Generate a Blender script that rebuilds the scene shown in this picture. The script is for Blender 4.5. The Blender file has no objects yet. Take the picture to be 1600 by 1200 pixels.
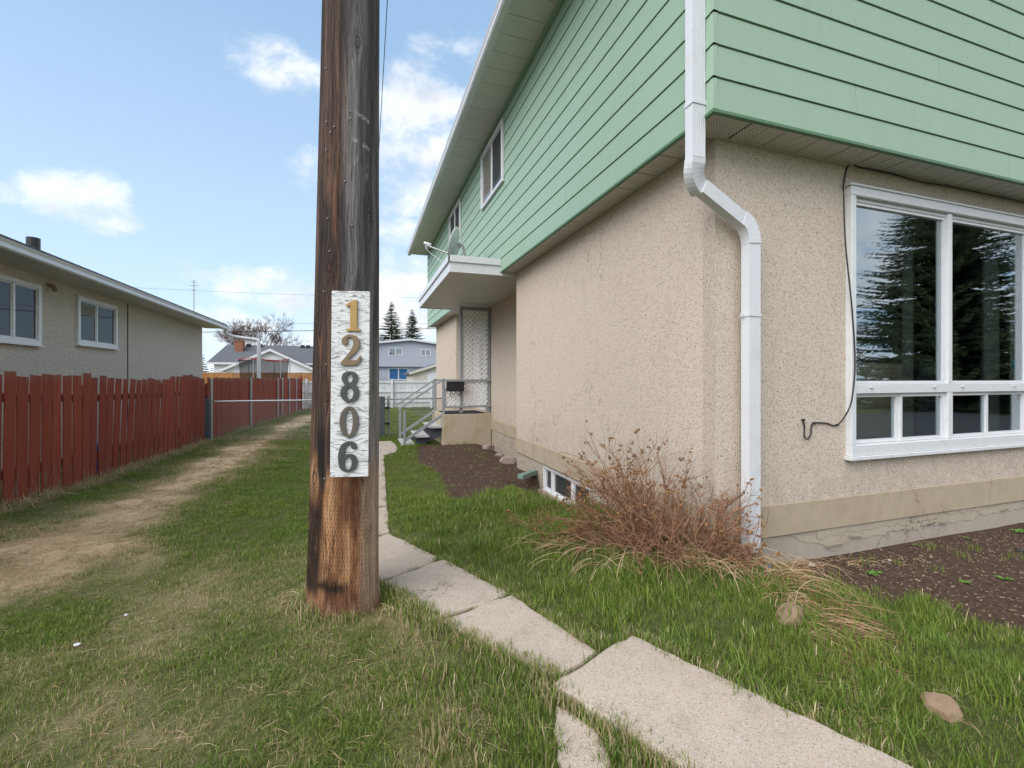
import bpy, bmesh, math, random
import numpy as np
from mathutils import Vector, Matrix
S = bpy.context.scene
R = math.radians
rnd = random.Random(7)
rs = np.random.RandomState(11)

# ------------------------------------------------------------------ camera, sky, sun, exposure
HC, YAW, FPX, HOR = 1.2, R(18.5), 703.0, 591.0
cam = bpy.data.objects.new('camera', bpy.data.cameras.new('camera'))
S.collection.objects.link(cam)
cam.location = (0, 0, HC)
cam.rotation_euler = (R(90), 0, -YAW)
cam.data.sensor_width = 36
cam.data.lens = FPX / 1600 * 36
cam.data.shift_y = -(600 - HOR) / 1600
cam.data.clip_start, cam.data.clip_end = 0.05, 3000
S.camera = cam

SUN_EL, SUN_AZ = R(42), R(-122)          # azimuth from +Y towards +X
sun = bpy.data.objects.new('sun', bpy.data.lights.new('sun', 'SUN'))
S.collection.objects.link(sun)
sun.data.energy = 1.5
sun.data.angle = R(55)
sun.data.color = (1.0, 0.975, 0.94)
sd = Vector((math.sin(SUN_AZ) * math.cos(SUN_EL), math.cos(SUN_AZ) * math.cos(SUN_EL), math.sin(SUN_EL)))
sun.rotation_euler = (-sd).to_track_quat('-Z', 'Y').to_euler()

S.view_settings.view_transform = 'Standard'
S.view_settings.look = 'None'
S.view_settings.exposure = 1.18
S.view_settings.gamma = 1
S.view_settings.use_curve_mapping = False
S.cycles.use_denoising = True
S.cycles.max_bounces = 6
S.cycles.transparent_max_bounces = 16

SN, CS = math.sin(YAW), math.cos(YAW)
def ray(px):                              # horizontal direction per metre of depth
    t = (px - 800) / FPX
    return SN + t * CS, CS - t * SN
def atY(px, Y, py=None):                  # point on the plane Y seen at column px
    dx, dy = ray(px); Z = Y / dy
    return Vector((dx * Z, Y, HC + ((HOR - py) / FPX * Z if py is not None else 0)))
def atX(px, X, py=None):
    dx, dy = ray(px); Z = X / dx
    return Vector((X, dy * Z, HC + ((HOR - py) / FPX * Z if py is not None else 0)))

class NT:
    def __init__(s, tree): s.t = tree
    def n(s, typ, props=None, **inp):
        nd = s.t.nodes.new(typ)
        for k, v in (props or {}).items(): setattr(nd, k, v)
        for k, v in inp.items():
            key = int(k[1:]) if k[0] == 'i' and k[1:].isdigit() else k.replace('_', ' ')
            sk = nd.inputs[key]
            if isinstance(v, bpy.types.NodeSocket): s.t.links.new(v, sk)
            else: sk.default_value = v
        return nd
    def m(s, op, a, b=0.0, c=0.0, clamp=False):
        nd = s.n('ShaderNodeMath', {'operation': op, 'use_clamp': clamp}, i0=a, i1=b)
        if op in ('MULTIPLY_ADD', 'WRAP', 'SMOOTH_MIN', 'SMOOTH_MAX', 'COMPARE'):
            if isinstance(c, bpy.types.NodeSocket): s.t.links.new(c, nd.inputs[2])
            else: nd.inputs[2].default_value = c
        return nd.outputs[0]
    def vm(s, op, a, b=None, scale=None):
        nd = s.n('ShaderNodeVectorMath', {'operation': op}, i0=a)
        if b is not None:
            if isinstance(b, bpy.types.NodeSocket): s.t.links.new(b, nd.inputs[1])
            else: nd.inputs[1].default_value = b
        if scale is not None: nd.inputs['Scale'].default_value = scale
        return nd.outputs['Value'] if op in ('LENGTH', 'DOT_PRODUCT', 'DISTANCE') else nd.outputs[0]
    def noise(s, vec, scale, detail=3.0, rough=0.55, dist=0.0):
        return s.n('ShaderNodeTexNoise', None, Vector=vec, Scale=scale, Detail=detail, Roughness=rough, Distortion=dist).outputs[0]
    def map(s, v, a, b, c=0.0, d=1.0, smooth=False):
        return s.n('ShaderNodeMapRange', {'clamp': True, 'interpolation_type': 'SMOOTHSTEP' if smooth else 'LINEAR'}, i0=v, i1=a, i2=b, i3=c, i4=d).outputs[0]
    def mix(s, f, a, b, bt='MIX'):
        nd = s.n('ShaderNodeMix', {'data_type': 'RGBA', 'blend_type': bt, 'clamp_factor': True})
        for k, v in ((0, f), (6, a), (7, b)):
            if isinstance(v, bpy.types.NodeSocket): s.t.links.new(v, nd.inputs[k])
            elif k == 0: nd.inputs[k].default_value = v
            else: nd.inputs[k].default_value = (*v[:3], 1)
        return nd.outputs[2]
    def ramp(s, f, stops, interp='LINEAR'):
        nd = s.n('ShaderNodeValToRGB', None, Fac=f); r = nd.color_ramp; r.interpolation = interp
        while len(r.elements) < len(stops): r.elements.new(0.5)
        for e, (p, c) in zip(r.elements, stops): e.position = p; e.color = (*c, 1)
        return nd.outputs[0]
    def scalev(s, vec, xyz):
        return s.n('ShaderNodeMapping', None, Vector=vec, Scale=xyz).outputs[0]
    def attr(s, name, typ='GEOMETRY'):
        return s.n('ShaderNodeAttribute', {'attribute_name': name, 'attribute_type': typ})

# ---- world: Nishita sky with cumulus placed where the photograph has them
W = bpy.data.worlds.new('World'); S.world = W; W.use_nodes = True
wt = NT(W.node_tree); W.node_tree.nodes.clear()
sky = wt.n('ShaderNodeTexSky', {'sky_type': 'NISHITA', 'sun_disc': False, 'sun_elevation': SUN_EL,
           'sun_rotation': SUN_AZ % (2 * math.pi), 'air_density': 1.0, 'dust_density': 0.6, 'ozone_density': 2.0, 'altitude': 600})
gen = wt.n('ShaderNodeTexCoord').outputs['Generated']
sep = wt.n('ShaderNodeSeparateXYZ', None, Vector=gen)
zc = wt.m('MAXIMUM', sep.outputs[2], 0.03)
clouds = [  # column, row, half-width, half-height in pixels of the photograph, weight
    (125, 312, 80, 50, .88), (0, 300, 36, 26, .6), (445, 105, 75, 48, .55), (655, 200, 105, 90, .92),
    (470, 235, 50, 38, .45), (640, 320, 100, 70, .7), (425, 450, 130, 40, .85), (350, 515, 75, 45, .95),
    (620, 470, 130, 75, 1.0), (690, 90, 120, 40, .45), (490, 290, 50, 30, .5), (470, 560, 260, 50, .8),
    (100, 560, 260, 50, .6)]
dens = None
for cx, cy, hw, hh, w in clouds:
    dx, dy = ray(cx); d = Vector((dx, dy, (HOR - cy) / FPX)); L = d.length; d.normalize()
    off = wt.vm('SUBTRACT', gen, tuple(d))
    kx = L * FPX / hw; kz = L * FPX / hh
    ds = wt.vm('LENGTH', wt.scalev(off, (kx, kx, kz)))
    v = wt.m('MULTIPLY', wt.map(ds, 0.35, 1.55, 1.0, 0.0, True), w)
    dens = v if dens is None else wt.m('MAXIMUM', dens, v)
# clouds over the rest of the sky (cumulus field on a plane far above)
pl = wt.n('ShaderNodeCombineXYZ', None, X=wt.m('DIVIDE', sep.outputs[0], zc), Y=wt.m('DIVIDE', sep.outputs[1], zc), Z=0.0).outputs[0]
field = wt.map(wt.noise(pl, 0.55, 5, .5), .34, .50, 0, 1.0, True)
front = wt.vm('DOT_PRODUCT', gen, (SN * .95 - .12, CS * .95, .1))
field = wt.m('MULTIPLY', field, wt.map(front, .35, .62, 1.0, 0.0, True))
dens = wt.m('MAXIMUM', dens, field)
n1 = wt.noise(wt.scalev(gen, (1, 1, 1.6)), 9.0, 8, .6, .3)
n2 = wt.noise(wt.scalev(gen, (1, 1, 1.5)), 30.0, 5, .6)
brk = wt.m('ADD', wt.m('MULTIPLY', wt.m('SUBTRACT', n1, .5), 2.0), wt.m('MULTIPLY', wt.m('SUBTRACT', n2, .5), .5))
cl = wt.map(wt.m('ADD', dens, brk), .34, 1.25, 0, 1, True)
cl = wt.m('MULTIPLY', cl, wt.map(dens, .0, .25, 0, 1, True))
shade = wt.noise(gen, 14.0, 6, .6)
ccol = wt.ramp(shade, [(.3, (.60, .63, .68)), (.62, (.86, .87, .89))])
skyc = wt.n('ShaderNodeVectorMath', {'operation': 'SCALE'}, i0=sky.outputs[0]); skyc.inputs['Scale'].default_value = 1.0
blue = wt.mix(.62, skyc.outputs[0], (2.05, 3.15, 4.45))
horiz = wt.map(sep.outputs[2], 0.0, 0.6, .60, 0.0)
blue = wt.mix(horiz, blue, (3.9, 4.7, 5.5))
fin = wt.mix(cl, blue, wt.n('ShaderNodeVectorMath', {'operation': 'SCALE'}, i0=ccol).outputs[0])
for nd in W.node_tree.nodes:
    if nd.type == 'VECT_MATH' and nd.operation == 'SCALE' and nd.inputs[0].is_linked and nd.inputs[0].links[0].from_node.type == 'VALTORGB':
        nd.inputs['Scale'].default_value = 6.2
bg = wt.n('ShaderNodeBackground', None, Color=fin, Strength=0.10)
wo = wt.n('ShaderNodeOutputWorld', None, Surface=bg.outputs[0])

# ------------------------------------------------------------------ helpers
def tag(o, label=None, cat=None, group=None, kind=None):
    if label: o['label'] = label
    if cat: o['category'] = cat
    if group: o['group'] = group
    if kind: o['kind'] = kind
    return o
def thing(name, loc, label, cat, group=None, kind=None):
    o = bpy.data.objects.new(name, None); S.collection.objects.link(o)
    o.location = loc; o.empty_display_size = .1
    return tag(o, label, cat, group, kind)
def adopt(o, parent):
    o.parent = parent
    base = Vector((0, 0, 0)); p = parent
    while p is not None: base += Vector(p.location); p = p.parent
    o.matrix_parent_inverse = Matrix.Identity(4)
    o.location = Vector(o.location) - base
    return o
class MB:
    def __init__(s): s.v = []; s.f = []; s.mi = []; s.cur = 0
    def add(s, vs, fs):
        b = len(s.v); s.v.extend([tuple(v) for v in vs]); s.f.extend([tuple(i + b for i in f) for f in fs]); s.mi.extend([s.cur] * len(fs)); return s
    def ob(s, P, U, V, N, u0, u1, v0, v1, d0, d1):   # oriented box
        P, U, V, N = Vector(P), Vector(U), Vector(V), Vector(N)
        vs = [P + U * u + V * v + N * d for d in (d0, d1) for v in (v0, v1) for u in (u0, u1)]
        fs = [(0, 2, 3, 1), (4, 5, 7, 6), (0, 1, 5, 4), (2, 6, 7, 3), (0, 4, 6, 2), (1, 3, 7, 5)]
        if U.cross(V).dot(N) < 0: fs = [f[::-1] for f in fs]
        return s.add(vs, fs)
    def box(s, x0, x1, y0, y1, z0, z1): return s.ob((0, 0, 0), (1, 0, 0), (0, 1, 0), (0, 0, 1), x0, x1, y0, y1, z0, z1)
    def beam(s, a, b, w, h, up=(0, 0, 1)):           # rectangular bar from a to b
        a, b = Vector(a), Vector(b); d = (b - a); L = d.length; d.normalize()
        sx = d.cross(Vector(up))
        if sx.length < 1e-4: sx = d.cross(Vector((1, 0, 0)))
        sx.normalize(); u2 = sx.cross(d)
        return s.ob(a, sx, u2, d, -w / 2, w / 2, -h / 2, h / 2, 0, L)
    def tube(s, pts, r, sides=8, cap=True):
        pts = [Vector(p) for p in pts]; n = len(pts); vs = []; prev = None
        rr = r if hasattr(r, '__len__') else [r] * n
        for i, p in enumerate(pts):
            d = (pts[min(i + 1, n - 1)] - pts[max(i - 1, 0)])
            if d.length < 1e-9: d = Vector((0, 0, 1))
            d.normalize()
            if prev is None:
                a = d.cross(Vector((0, 0, 1)));
                if a.length < .1: a = d.cross(Vector((0, 1, 0)))
            else: a = prev - d * prev.dot(d)
            if a.length < 1e-6: a = d.orthogonal()
            a.normalize(); prev = a; b = d.cross(a)
            for k in range(sides):
                t = 2 * math.pi * k / sides
                vs.append(p + (a * math.cos(t) + b * math.sin(t)) * rr[i])
        fs = [(i * sides + k, i * sides + (k + 1) % sides, (i + 1) * sides + (k + 1) % sides, (i + 1) * sides + k) for i in range(n - 1) for k in range(sides)]
        if cap: fs += [tuple(range(sides))[::-1], tuple(range((n - 1) * sides, n * sides))]
        return s.add(vs, fs)
    def prism(s, poly, z0, z1):                      # vertical prism of an xy polygon
        n = len(poly); g = lambda z, p: p[2] if z is None else z
        vs = [(p[0], p[1], z0) for p in poly] + [(p[0], p[1], z1) for p in poly]
        return s.add(vs, [tuple(range(n))[::-1], tuple(range(n, 2 * n))] + [(i, (i + 1) % n, n + (i + 1) % n, n + i) for i in range(n)])
    def build(s, name, m, parent=None, smooth=False, bevel=0, origin=None, **tags):
        me = bpy.data.meshes.new(name); vv = np.array(s.v, dtype=float)
        lo, hi = vv.min(0), vv.max(0)
        c = Vector(((lo[0] + hi[0]) / 2, (lo[1] + hi[1]) / 2, lo[2])) if origin is None else Vector(origin)
        me.from_pydata((vv - np.array(c)).tolist(), [], s.f)
        for mm in (m if isinstance(m, (list, tuple)) else [m]): me.materials.append(mm)
        if isinstance(m, (list, tuple)): me.polygons.foreach_set('material_index', s.mi)
        if smooth: me.polygons.foreach_set('use_smooth', [True] * len(me.polygons))
        me.update()
        o = bpy.data.objects.new(name, me); S.collection.objects.link(o); o.location = c
        if bevel:
            b = o.modifiers.new('bevel', 'BEVEL'); b.width = bevel; b.segments = 1; b.limit_method = 'ANGLE'; b.harden_normals = False
        if parent: adopt(o, parent)
        tag(o, **tags)
        return o
def clone(o, dloc, parent=None):
    c = o.copy(); S.collection.objects.link(c); c.parent = parent if parent else o.parent
    c.location = Vector(o.location) + Vector(dloc)
    return c
def place(name, me, loc, parent, rot=(0, 0, 0), sc=(1, 1, 1)):
    o = bpy.data.objects.new(name, me); S.collection.objects.link(o); o.location = loc; o.rotation_euler = rot; o.scale = sc
    if parent: adopt(o, parent)
    return o
def mesh_of(mb, name, m):
    me = bpy.data.meshes.new(name); me.from_pydata(mb.v, [], mb.f); me.materials.append(m); me.update(); return me
def vnoise(x, y, seed=0):
    xi = np.floor(x).astype(np.int64); yi = np.floor(y).astype(np.int64); xf = x - xi; yf = y - yi
    def h(a, b):
        n = (a * 374761393 + b * 668265263 + seed * 1442695041) & 0xffffffff
        n = ((n ^ (n >> 13)) * 1274126177) & 0xffffffff
        return ((n ^ (n >> 16)) & 0xffff) / 65535.0
    u = xf * xf * (3 - 2 * xf); v = yf * yf * (3 - 2 * yf)
    return (h(xi, yi) * (1 - u) + h(xi + 1, yi) * u) * (1 - v) + (h(xi, yi + 1) * (1 - u) + h(xi + 1, yi + 1) * u) * v
def fbm(x, y, seed=0, oc=4):
    s = 0; a = .5; t = 0
    for i in range(oc): s = s + a * vnoise(x * 2 ** i, y * 2 ** i, seed + i * 17); t += a; a *= .5
    return s / t
def sstep(a, b, x):
    t = np.clip((x - a) / (b - a), 0, 1); return t * t * (3 - 2 * t)
def inpoly(x, y, poly):
    r = np.zeros(np.shape(x), bool); n = len(poly)
    for i in range(n):
        x0, y0 = poly[i][:2]; x1, y1 = poly[i - 1][:2]
        with np.errstate(divide='ignore', invalid='ignore'):
            c = ((y0 > y) != (y1 > y)) & (x < (x1 - x0) * (y - y0) / (y1 - y0 + 1e-12) + x0)
        r ^= c
    return r
def pdist(x, y, line):
    d = np.full(np.shape(x), 1e9)
    for (x0, y0), (x1, y1) in zip(line[:-1], line[1:]):
        L2 = (x1 - x0) ** 2 + (y1 - y0) ** 2
        t = np.clip(((x - x0) * (x1 - x0) + (y - y0) * (y1 - y0)) / L2, 0, 1)
        d = np.minimum(d, np.hypot(x - x0 - t * (x1 - x0), y - y0 - t * (y1 - y0)))
    return d

# ------------------------------------------------------------------ materials
def newmat(name):
    m = bpy.data.materials.new(name); m.use_nodes = True; m.node_tree.nodes.clear(); t = NT(m.node_tree)
    t.pos = t.n('ShaderNodeNewGeometry').outputs['Position']
    t.obj = t.n('ShaderNodeTexCoord').outputs['Object']
    t.rand = t.n('ShaderNodeObjectInfo').outputs['Random']
    return m, t
def finish(m, t, col, rough=.6, spec=.5, metal=0.0, bump=None, bstr=.3, bdist=.01, **kw):
    b = t.n('ShaderNodeBsdfPrincipled', None, Base_Color=col if isinstance(col, bpy.types.NodeSocket) else (*col[:3], 1), Roughness=rough, Metallic=metal)
    b.inputs['Specular IOR Level'].default_value = spec
    for k, v in kw.items():
        sk = b.inputs[k.replace('_', ' ')]
        if isinstance(v, bpy.types.NodeSocket): t.t.links.new(v, sk)
        else: sk.default_value = v
    if bump is not None:
        bn = t.n('ShaderNodeBump', None, Height=bump, Strength=bstr, Distance=bdist)
        t.t.links.new(bn.outputs[0], b.inputs['Normal'])
    t.n('ShaderNodeOutputMaterial', None, Surface=b.outputs[0])
    return m
def simple(name, col, rough=.6, spec=.5, metal=0.0, var=.08, nscale=6.0, bump=0.0, bscale=60., objvar=0.0, dirt=None):
    m, t = newmat(name)
    n = t.noise(t.pos, nscale, 4, .6)
    c = t.mix(n, [x * (1 - var) for x in col], [min(1, x * (1 + var)) for x in col])
    if objvar: c = t.mix(t.m('MULTIPLY', t.rand, objvar), c, [x * .55 for x in col])
    if dirt:
        dn = t.map(t.noise(t.pos, nscale * 2.3, 6, .7), .52, .75)
        c = t.mix(t.m('MULTIPLY', dn, dirt[1]), c, dirt[0])
    bp = t.noise(t.pos, bscale, 3, .6) if bump else None
    return finish(m, t, c, rough, spec, metal, bp, bump or .1, .004)

def stucco_mat(name, base, dark, lite, speck, scale=125., stain=(.20, .15, .11)):
    m, t = newmat(name)
    v = t.n('ShaderNodeTexVoronoi', None, Vector=t.pos, Scale=scale)
    rn = t.n('ShaderNodeSeparateColor', None, Color=v.outputs['Color']).outputs[0]
    c = t.ramp(rn, [(0, dark), (.16, base), (.55, base), (.8, lite), (.95, lite), (1, speck)])
    pit = t.map(v.outputs['Distance'], .25, .62, 0, 1)
    c = t.mix(t.m('MULTIPLY', pit, .30), c, [x * .5 for x in base])
    big = t.noise(t.pos, .9, 5, .6)
    c = t.mix(t.map(big, .35, .7, 0, .16), c, [base[0] * .8, base[1] * .78, base[2] * .76])
    streak = t.noise(t.scalev(t.pos, (4, 4, .5)), 2.2, 5, .65)
    c = t.mix(t.map(streak, .58, .85, 0, .2), c, stain)
    zz = t.n('ShaderNodeSeparateXYZ', None, Vector=t.pos).outputs[2]
    splash = t.m('MULTIPLY', t.map(zz, .25, .75, 1, 0), t.map(t.noise(t.scalev(t.pos, (3, 3, 2)), 3.0, 6, .7), .38, .68))
    c = t.mix(t.m('MULTIPLY', splash, .4), c, (.26, .20, .15))
    drip = t.m('MULTIPLY', t.map(t.noise(t.scalev(t.pos, (14, 14, .35)), 1.6, 4, .6), .60, .74), t.map(t.noise(t.pos, .8, 2, .5), .45, .6))
    c = t.mix(t.m('MULTIPLY', drip, .28), c, (.30, .25, .20))
    warp = t.vm('ADD', t.pos, t.n('ShaderNodeVectorMath', {'operation': 'SCALE'}, i0=t.n('ShaderNodeTexNoise', None, Vector=t.pos, Scale=5.0, Detail=5.0).outputs['Color'], Scale=.35).outputs[0])
    ck = t.n('ShaderNodeTexVoronoi', {'feature': 'DISTANCE_TO_EDGE'}, Vector=warp, Scale=.75).outputs['Distance']
    ck = t.m('MULTIPLY', t.map(ck, .0015, .0035, 1, 0), t.map(t.noise(t.pos, .7, 2, .5), .52, .60))
    c = t.mix(t.m('MULTIPLY', ck, .55), c, (.16, .12, .09))
    return finish(m, t, c, .92, .2, 0, t.m('SUBTRACT', t.noise(t.pos, scale * .8, 2, .5), t.m('MULTIPLY', pit, .8)), .55, .006)
M = {}
M['stucco'] = stucco_mat('stucco_cream', (.70, .585, .48), (.40, .31, .235), (.80, .70, .60), (.2, .15, .115))
M['stucco_low'] = stucco_mat('stucco_rough', (.49, .42, .335), (.15, .11, .08), (.62, .55, .46), (.12, .09, .07), 75.)
M['stucco_grey'] = stucco_mat('stucco_grey', (.64, .585, .515), (.36, .32, .28), (.72, .665, .59), (.16, .14, .12), 70.)

def siding_mat(name, col):
    m, t = newmat(name)
    g = t.noise(t.scalev(t.pos, (3, 3, 60)), 2.0, 4, .65)
    c = t.mix(g, [x * .94 for x in col], [x * 1.04 for x in col])
    w = t.noise(t.scalev(t.pos, (1.2, 1.2, .8)), 1.6, 5, .6)
    c = t.mix(t.map(w, .4, .75, 0, .3), c, [col[0] * 1.1, col[1] * 1.03, col[2] * 1.12])
    st = t.noise(t.scalev(t.pos, (9, 9, 1.2)), 1.7, 6, .7)
    c = t.mix(t.map(st, .55, .8, 0, .5), c, [col[0] * .75, col[1] * .82, col[2] * .72])
    c = t.mix(t.m('MULTIPLY', t.rand, .15), c, [x * .72 for x in col])
    return finish(m, t, c, .5, .35, 0, g, .12, .004)
M['siding'] = siding_mat('siding_green', (.32, .46, .34))
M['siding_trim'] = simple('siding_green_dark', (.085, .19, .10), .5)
M['siding_blue'] = siding_mat('siding_blue_grey', (.45, .475, .55))

def soffit_mat(name, col, axis, pitch=.023):
    m, t = newmat(name)
    s = t.n('ShaderNodeSeparateXYZ', None, Vector=t.pos)
    a = t.m('SUBTRACT', t.m('FRACT', t.m('MULTIPLY', s.outputs[0], 1 / pitch)), .5)
    b = t.m('SUBTRACT', t.m('FRACT', t.m('MULTIPLY', s.outputs[1], 1 / pitch)), .5)
    d = t.m('SQRT', t.m('ADD', t.m('MULTIPLY', a, a), t.m('MULTIPLY', b, b)))
    hole = t.map(d, .20, .28, 1, 0)
    c = t.mix(t.noise(t.pos, 4, 4, .6), [x * .88 for x in col], col)
    c = t.mix(t.m('MULTIPLY', hole, .8), c, (.05, .045, .04))
    return finish(m, t, c, .55, .4)
M['soffit'] = soffit_mat('soffit_perforated', (.62, .60, .555), 0)
M['eave_soffit'] = simple('soffit_plain', (.60, .60, .555), .5, var=.06, nscale=3)
M['white_metal'] = simple('painted_white_metal', (.69, .70, .725), .38, .5, var=.04, nscale=3, dirt=((.42, .40, .37), .3))
M['grey_metal'] = simple('painted_pale_fascia', (.62, .645, .66), .4, .5, var=.05, nscale=3, dirt=((.35, .34, .32), .3))
M['vinyl'] = simple('white_vinyl', (.71, .715, .73), .35, .5, var=.03, dirt=((.42, .40, .37), .3))
M['seam'] = simple('dark_seam', (.05, .047, .042), .8)
M['black'] = simple('black_rubber', (.018, .018, .02), .45, .5)
M['black_metal'] = simple('black_painted_metal', (.02, .02, .022), .35, .5)
M['galv'] = simple('galvanised_steel', (.42, .43, .44), .45, .5, .75, var=.15, nscale=20)
M['galv_dull'] = simple('weathered_steel', (.33, .33, .33), .6, .4, .3, var=.2, nscale=20)
M['grey_paint'] = simple('grey_painted_wood', (.30, .31, .32), .6, .4, var=.12, nscale=12, bump=.2, bscale=90, dirt=((.14, .13, .12), .4))
M['post_grey'] = simple('dark_grey_post', (.085, .095, .11), .7, .3, var=.2, nscale=10, bump=.3)
M['roof_grey'] = simple('grey_shingles', (.12, .125, .14), .95, .2, var=.35, nscale=9, bump=.4)
M['brick'] = simple('orange_brick', (.28, .12, .08), .9, .2, var=.2, nscale=12)
M['white_wall'] = siding_mat('siding_white', (.78, .79, .82))
M['cream_wall'] = simple('cream_wall', (.62, .57, .50), .9, .2)
M['orange_wood'] = simple('orange_stained_wood', (.42, .20, .07), .8, .2, var=.25, nscale=5, objvar=.5)
M['white_wood'] = simple('peeling_white_boards', (.68, .69, .71), .8, .2, var=.1, nscale=5, objvar=.25, dirt=((.3, .29, .28), .5))
M['dark_rubber_mat'] = simple('charcoal_doormat', (.045, .048, .052), .95, .1, bump=.4, bscale=300)
M['tread'] = simple('pale_grey_tread', (.48, .47, .46), .8, .2, var=.12, nscale=14, bump=.2, dirt=((.2, .18, .16), .5))
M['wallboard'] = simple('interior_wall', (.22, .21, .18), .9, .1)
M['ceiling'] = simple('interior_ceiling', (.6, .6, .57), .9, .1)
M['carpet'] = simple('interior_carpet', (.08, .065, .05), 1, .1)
M['sofa'] = simple('brown_sofa_fabric', (.6, .45, .34), .95, .1, var=.2, nscale=40, bump=.3)
M['curtain'] = simple('pale_curtain', (.30, .285, .25), .95, .1)
M['teal'] = simple('teal_sticker', (.02, .35, .40), .5)
M['cloth_white'] = simple('white_fabric', (.6, .6, .6), .9)
M['blue'] = simple('blue_plastic', (.03, .14, .45), .5)
M['blue_curtain'] = simple('blue_curtain', (.03, .16, .42), .8, var=.4, nscale=7)
M['red_trim'] = simple('red_padding', (.32, .03, .035), .6)

def concrete(name, col, stain, rough=.9, agg=0.0, scale=9.):
    m, t = newmat(name)
    n = t.noise(t.pos, scale, 8, .68)
    c = t.mix(n, [x * .78 for x in col], [x * 1.15 for x in col])
    s2 = t.map(t.noise(t.scalev(t.pos, (1, 1, .6)), 2.7, 6, .65), .48, .72)
    c = t.mix(t.m('MULTIPLY', s2, .5), c, stain)
    bump = t.noise(t.pos, 160, 3, .6)
    warp = t.vm('ADD', t.pos, t.n('ShaderNodeVectorMath', {'operation': 'SCALE'}, i0=t.n('ShaderNodeTexNoise', None, Vector=t.pos, Scale=7.0, Detail=5.0).outputs['Color'], Scale=.25).outputs[0])
    ck = t.n('ShaderNodeTexVoronoi', {'feature': 'DISTANCE_TO_EDGE'}, Vector=warp, Scale=1.5).outputs['Distance']
    ck = t.m('MULTIPLY', t.map(ck, .002, .006, 1, 0), t.map(t.noise(t.pos, 1.1, 2, .5), .50, .56))
    if agg:
        v = t.n('ShaderNodeTexVoronoi', None, Vector=t.pos, Scale=190., Randomness=1.0)
        rn = t.n('ShaderNodeSeparateColor', None, Color=v.outputs['Color'])
        st = t.ramp(rn.outputs[0], [(0, (.08, .07, .065)), (.16, (.22, .17, .14)), (.32, (.36, .28, .22)), (.5, (.50, .36, .24)), (.8, (.56, .48, .41)), (1, (.74, .70, .65))])
        on = t.m('MULTIPLY', t.map(v.outputs['Distance'], .30, .46, 1, 0), t.map(rn.outputs[1], .28, .36, 0, agg))
        c = t.mix(on, c, st)
        v2 = t.n('ShaderNodeTexVoronoi', None, Vector=t.pos, Scale=95., Randomness=1.0)
        rn2 = t.n('ShaderNodeSeparateColor', None, Color=v2.outputs['Color'])
        on2 = t.m('MULTIPLY', t.map(v2.outputs['Distance'], .22, .3, 1, 0), t.map(rn2.outputs[1], .86, .88, 0, agg * .7))
        c = t.mix(on2, c, t.ramp(rn2.outputs[0], [(0, (.12, .11, .10)), (.4, (.42, .29, .19)), (.7, (.48, .41, .35)), (1, (.26, .22, .20))]))
        bump = t.m('ADD', t.m('MULTIPLY', on, .5), t.m('MULTIPLY', bump, .6))
    c = t.mix(t.m('MULTIPLY', ck, .7), c, [x * .3 for x in col])
    if agg:
        dk = t.map(t.noise(t.pos, 5.5, 7, .7), .56, .72)
        c = t.mix(t.m('MULTIPLY', dk, .35), c, (.17, .14, .10))
    return finish(m, t, c, rough, .25, 0, bump, .35, .003)
M['band'] = concrete('concrete_band', (.45, .37, .27), (.36, .27, .17))
M['found'] = concrete('grey_foundation', (.44, .38, .32), (.34, .29, .24), scale=14)
M['flake'] = concrete('flaking_parging', (.47, .41, .32), (.36, .30, .22), scale=22)
M['porch_conc'] = concrete('stained_porch_concrete', (.50, .42, .31), (.38, .25, .13))
M['slab'] = concrete('exposed_aggregate', (.48, .405, .335), (.36, .29, .235), agg=.95)
M['path_far'] = M['slab']

def asphalt():
    return simple('asphalt', (.05, .05, .052), .9, .3, var=.3, nscale=40)
M['asphalt'] = asphalt()

def wood_red():
    m, t = newmat('red_stained_pickets')
    o = t.vm('ADD', t.obj, t.n('ShaderNodeCombineXYZ', None, X=t.m('MULTIPLY', t.rand, 37.), Y=t.m('MULTIPLY', t.rand, 11.), Z=t.m('MULTIPLY', t.rand, 53.)).outputs[0])
    g = t.noise(t.scalev(o, (60, 60, 2.5)), 1.0, 5, .65)
    c = t.ramp(g, [(.25, (.20, .042, .024)), (.5, (.30, .066, .04)), (.8, (.42, .11, .07))])
    c = t.mix(t.m('MULTIPLY', t.rand, .65), c, (.20, .042, .028))
    wn = t.noise(t.scalev(o, (30, 30, 3)), 1.0, 6, .75)
    zl = t.n('ShaderNodeSeparateXYZ', None, Vector=t.obj).outputs[2]
    low = t.map(zl, .05, .65, .17, 0.0)
    worn = t.map(t.m('ADD', wn, low), .68, .78, 0, .85)
    c = t.mix(worn, c, (.24, .19, .17))
    top = t.m('MULTIPLY', t.map(zl, 1.22, 1.34, 0, .6), t.map(wn, .4, .6))
    c = t.mix(top, c, (.22, .16, .14))
    return finish(m, t, c, .85, .2, 0, g, .4, .004)
M['red'] = wood_red()

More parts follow.
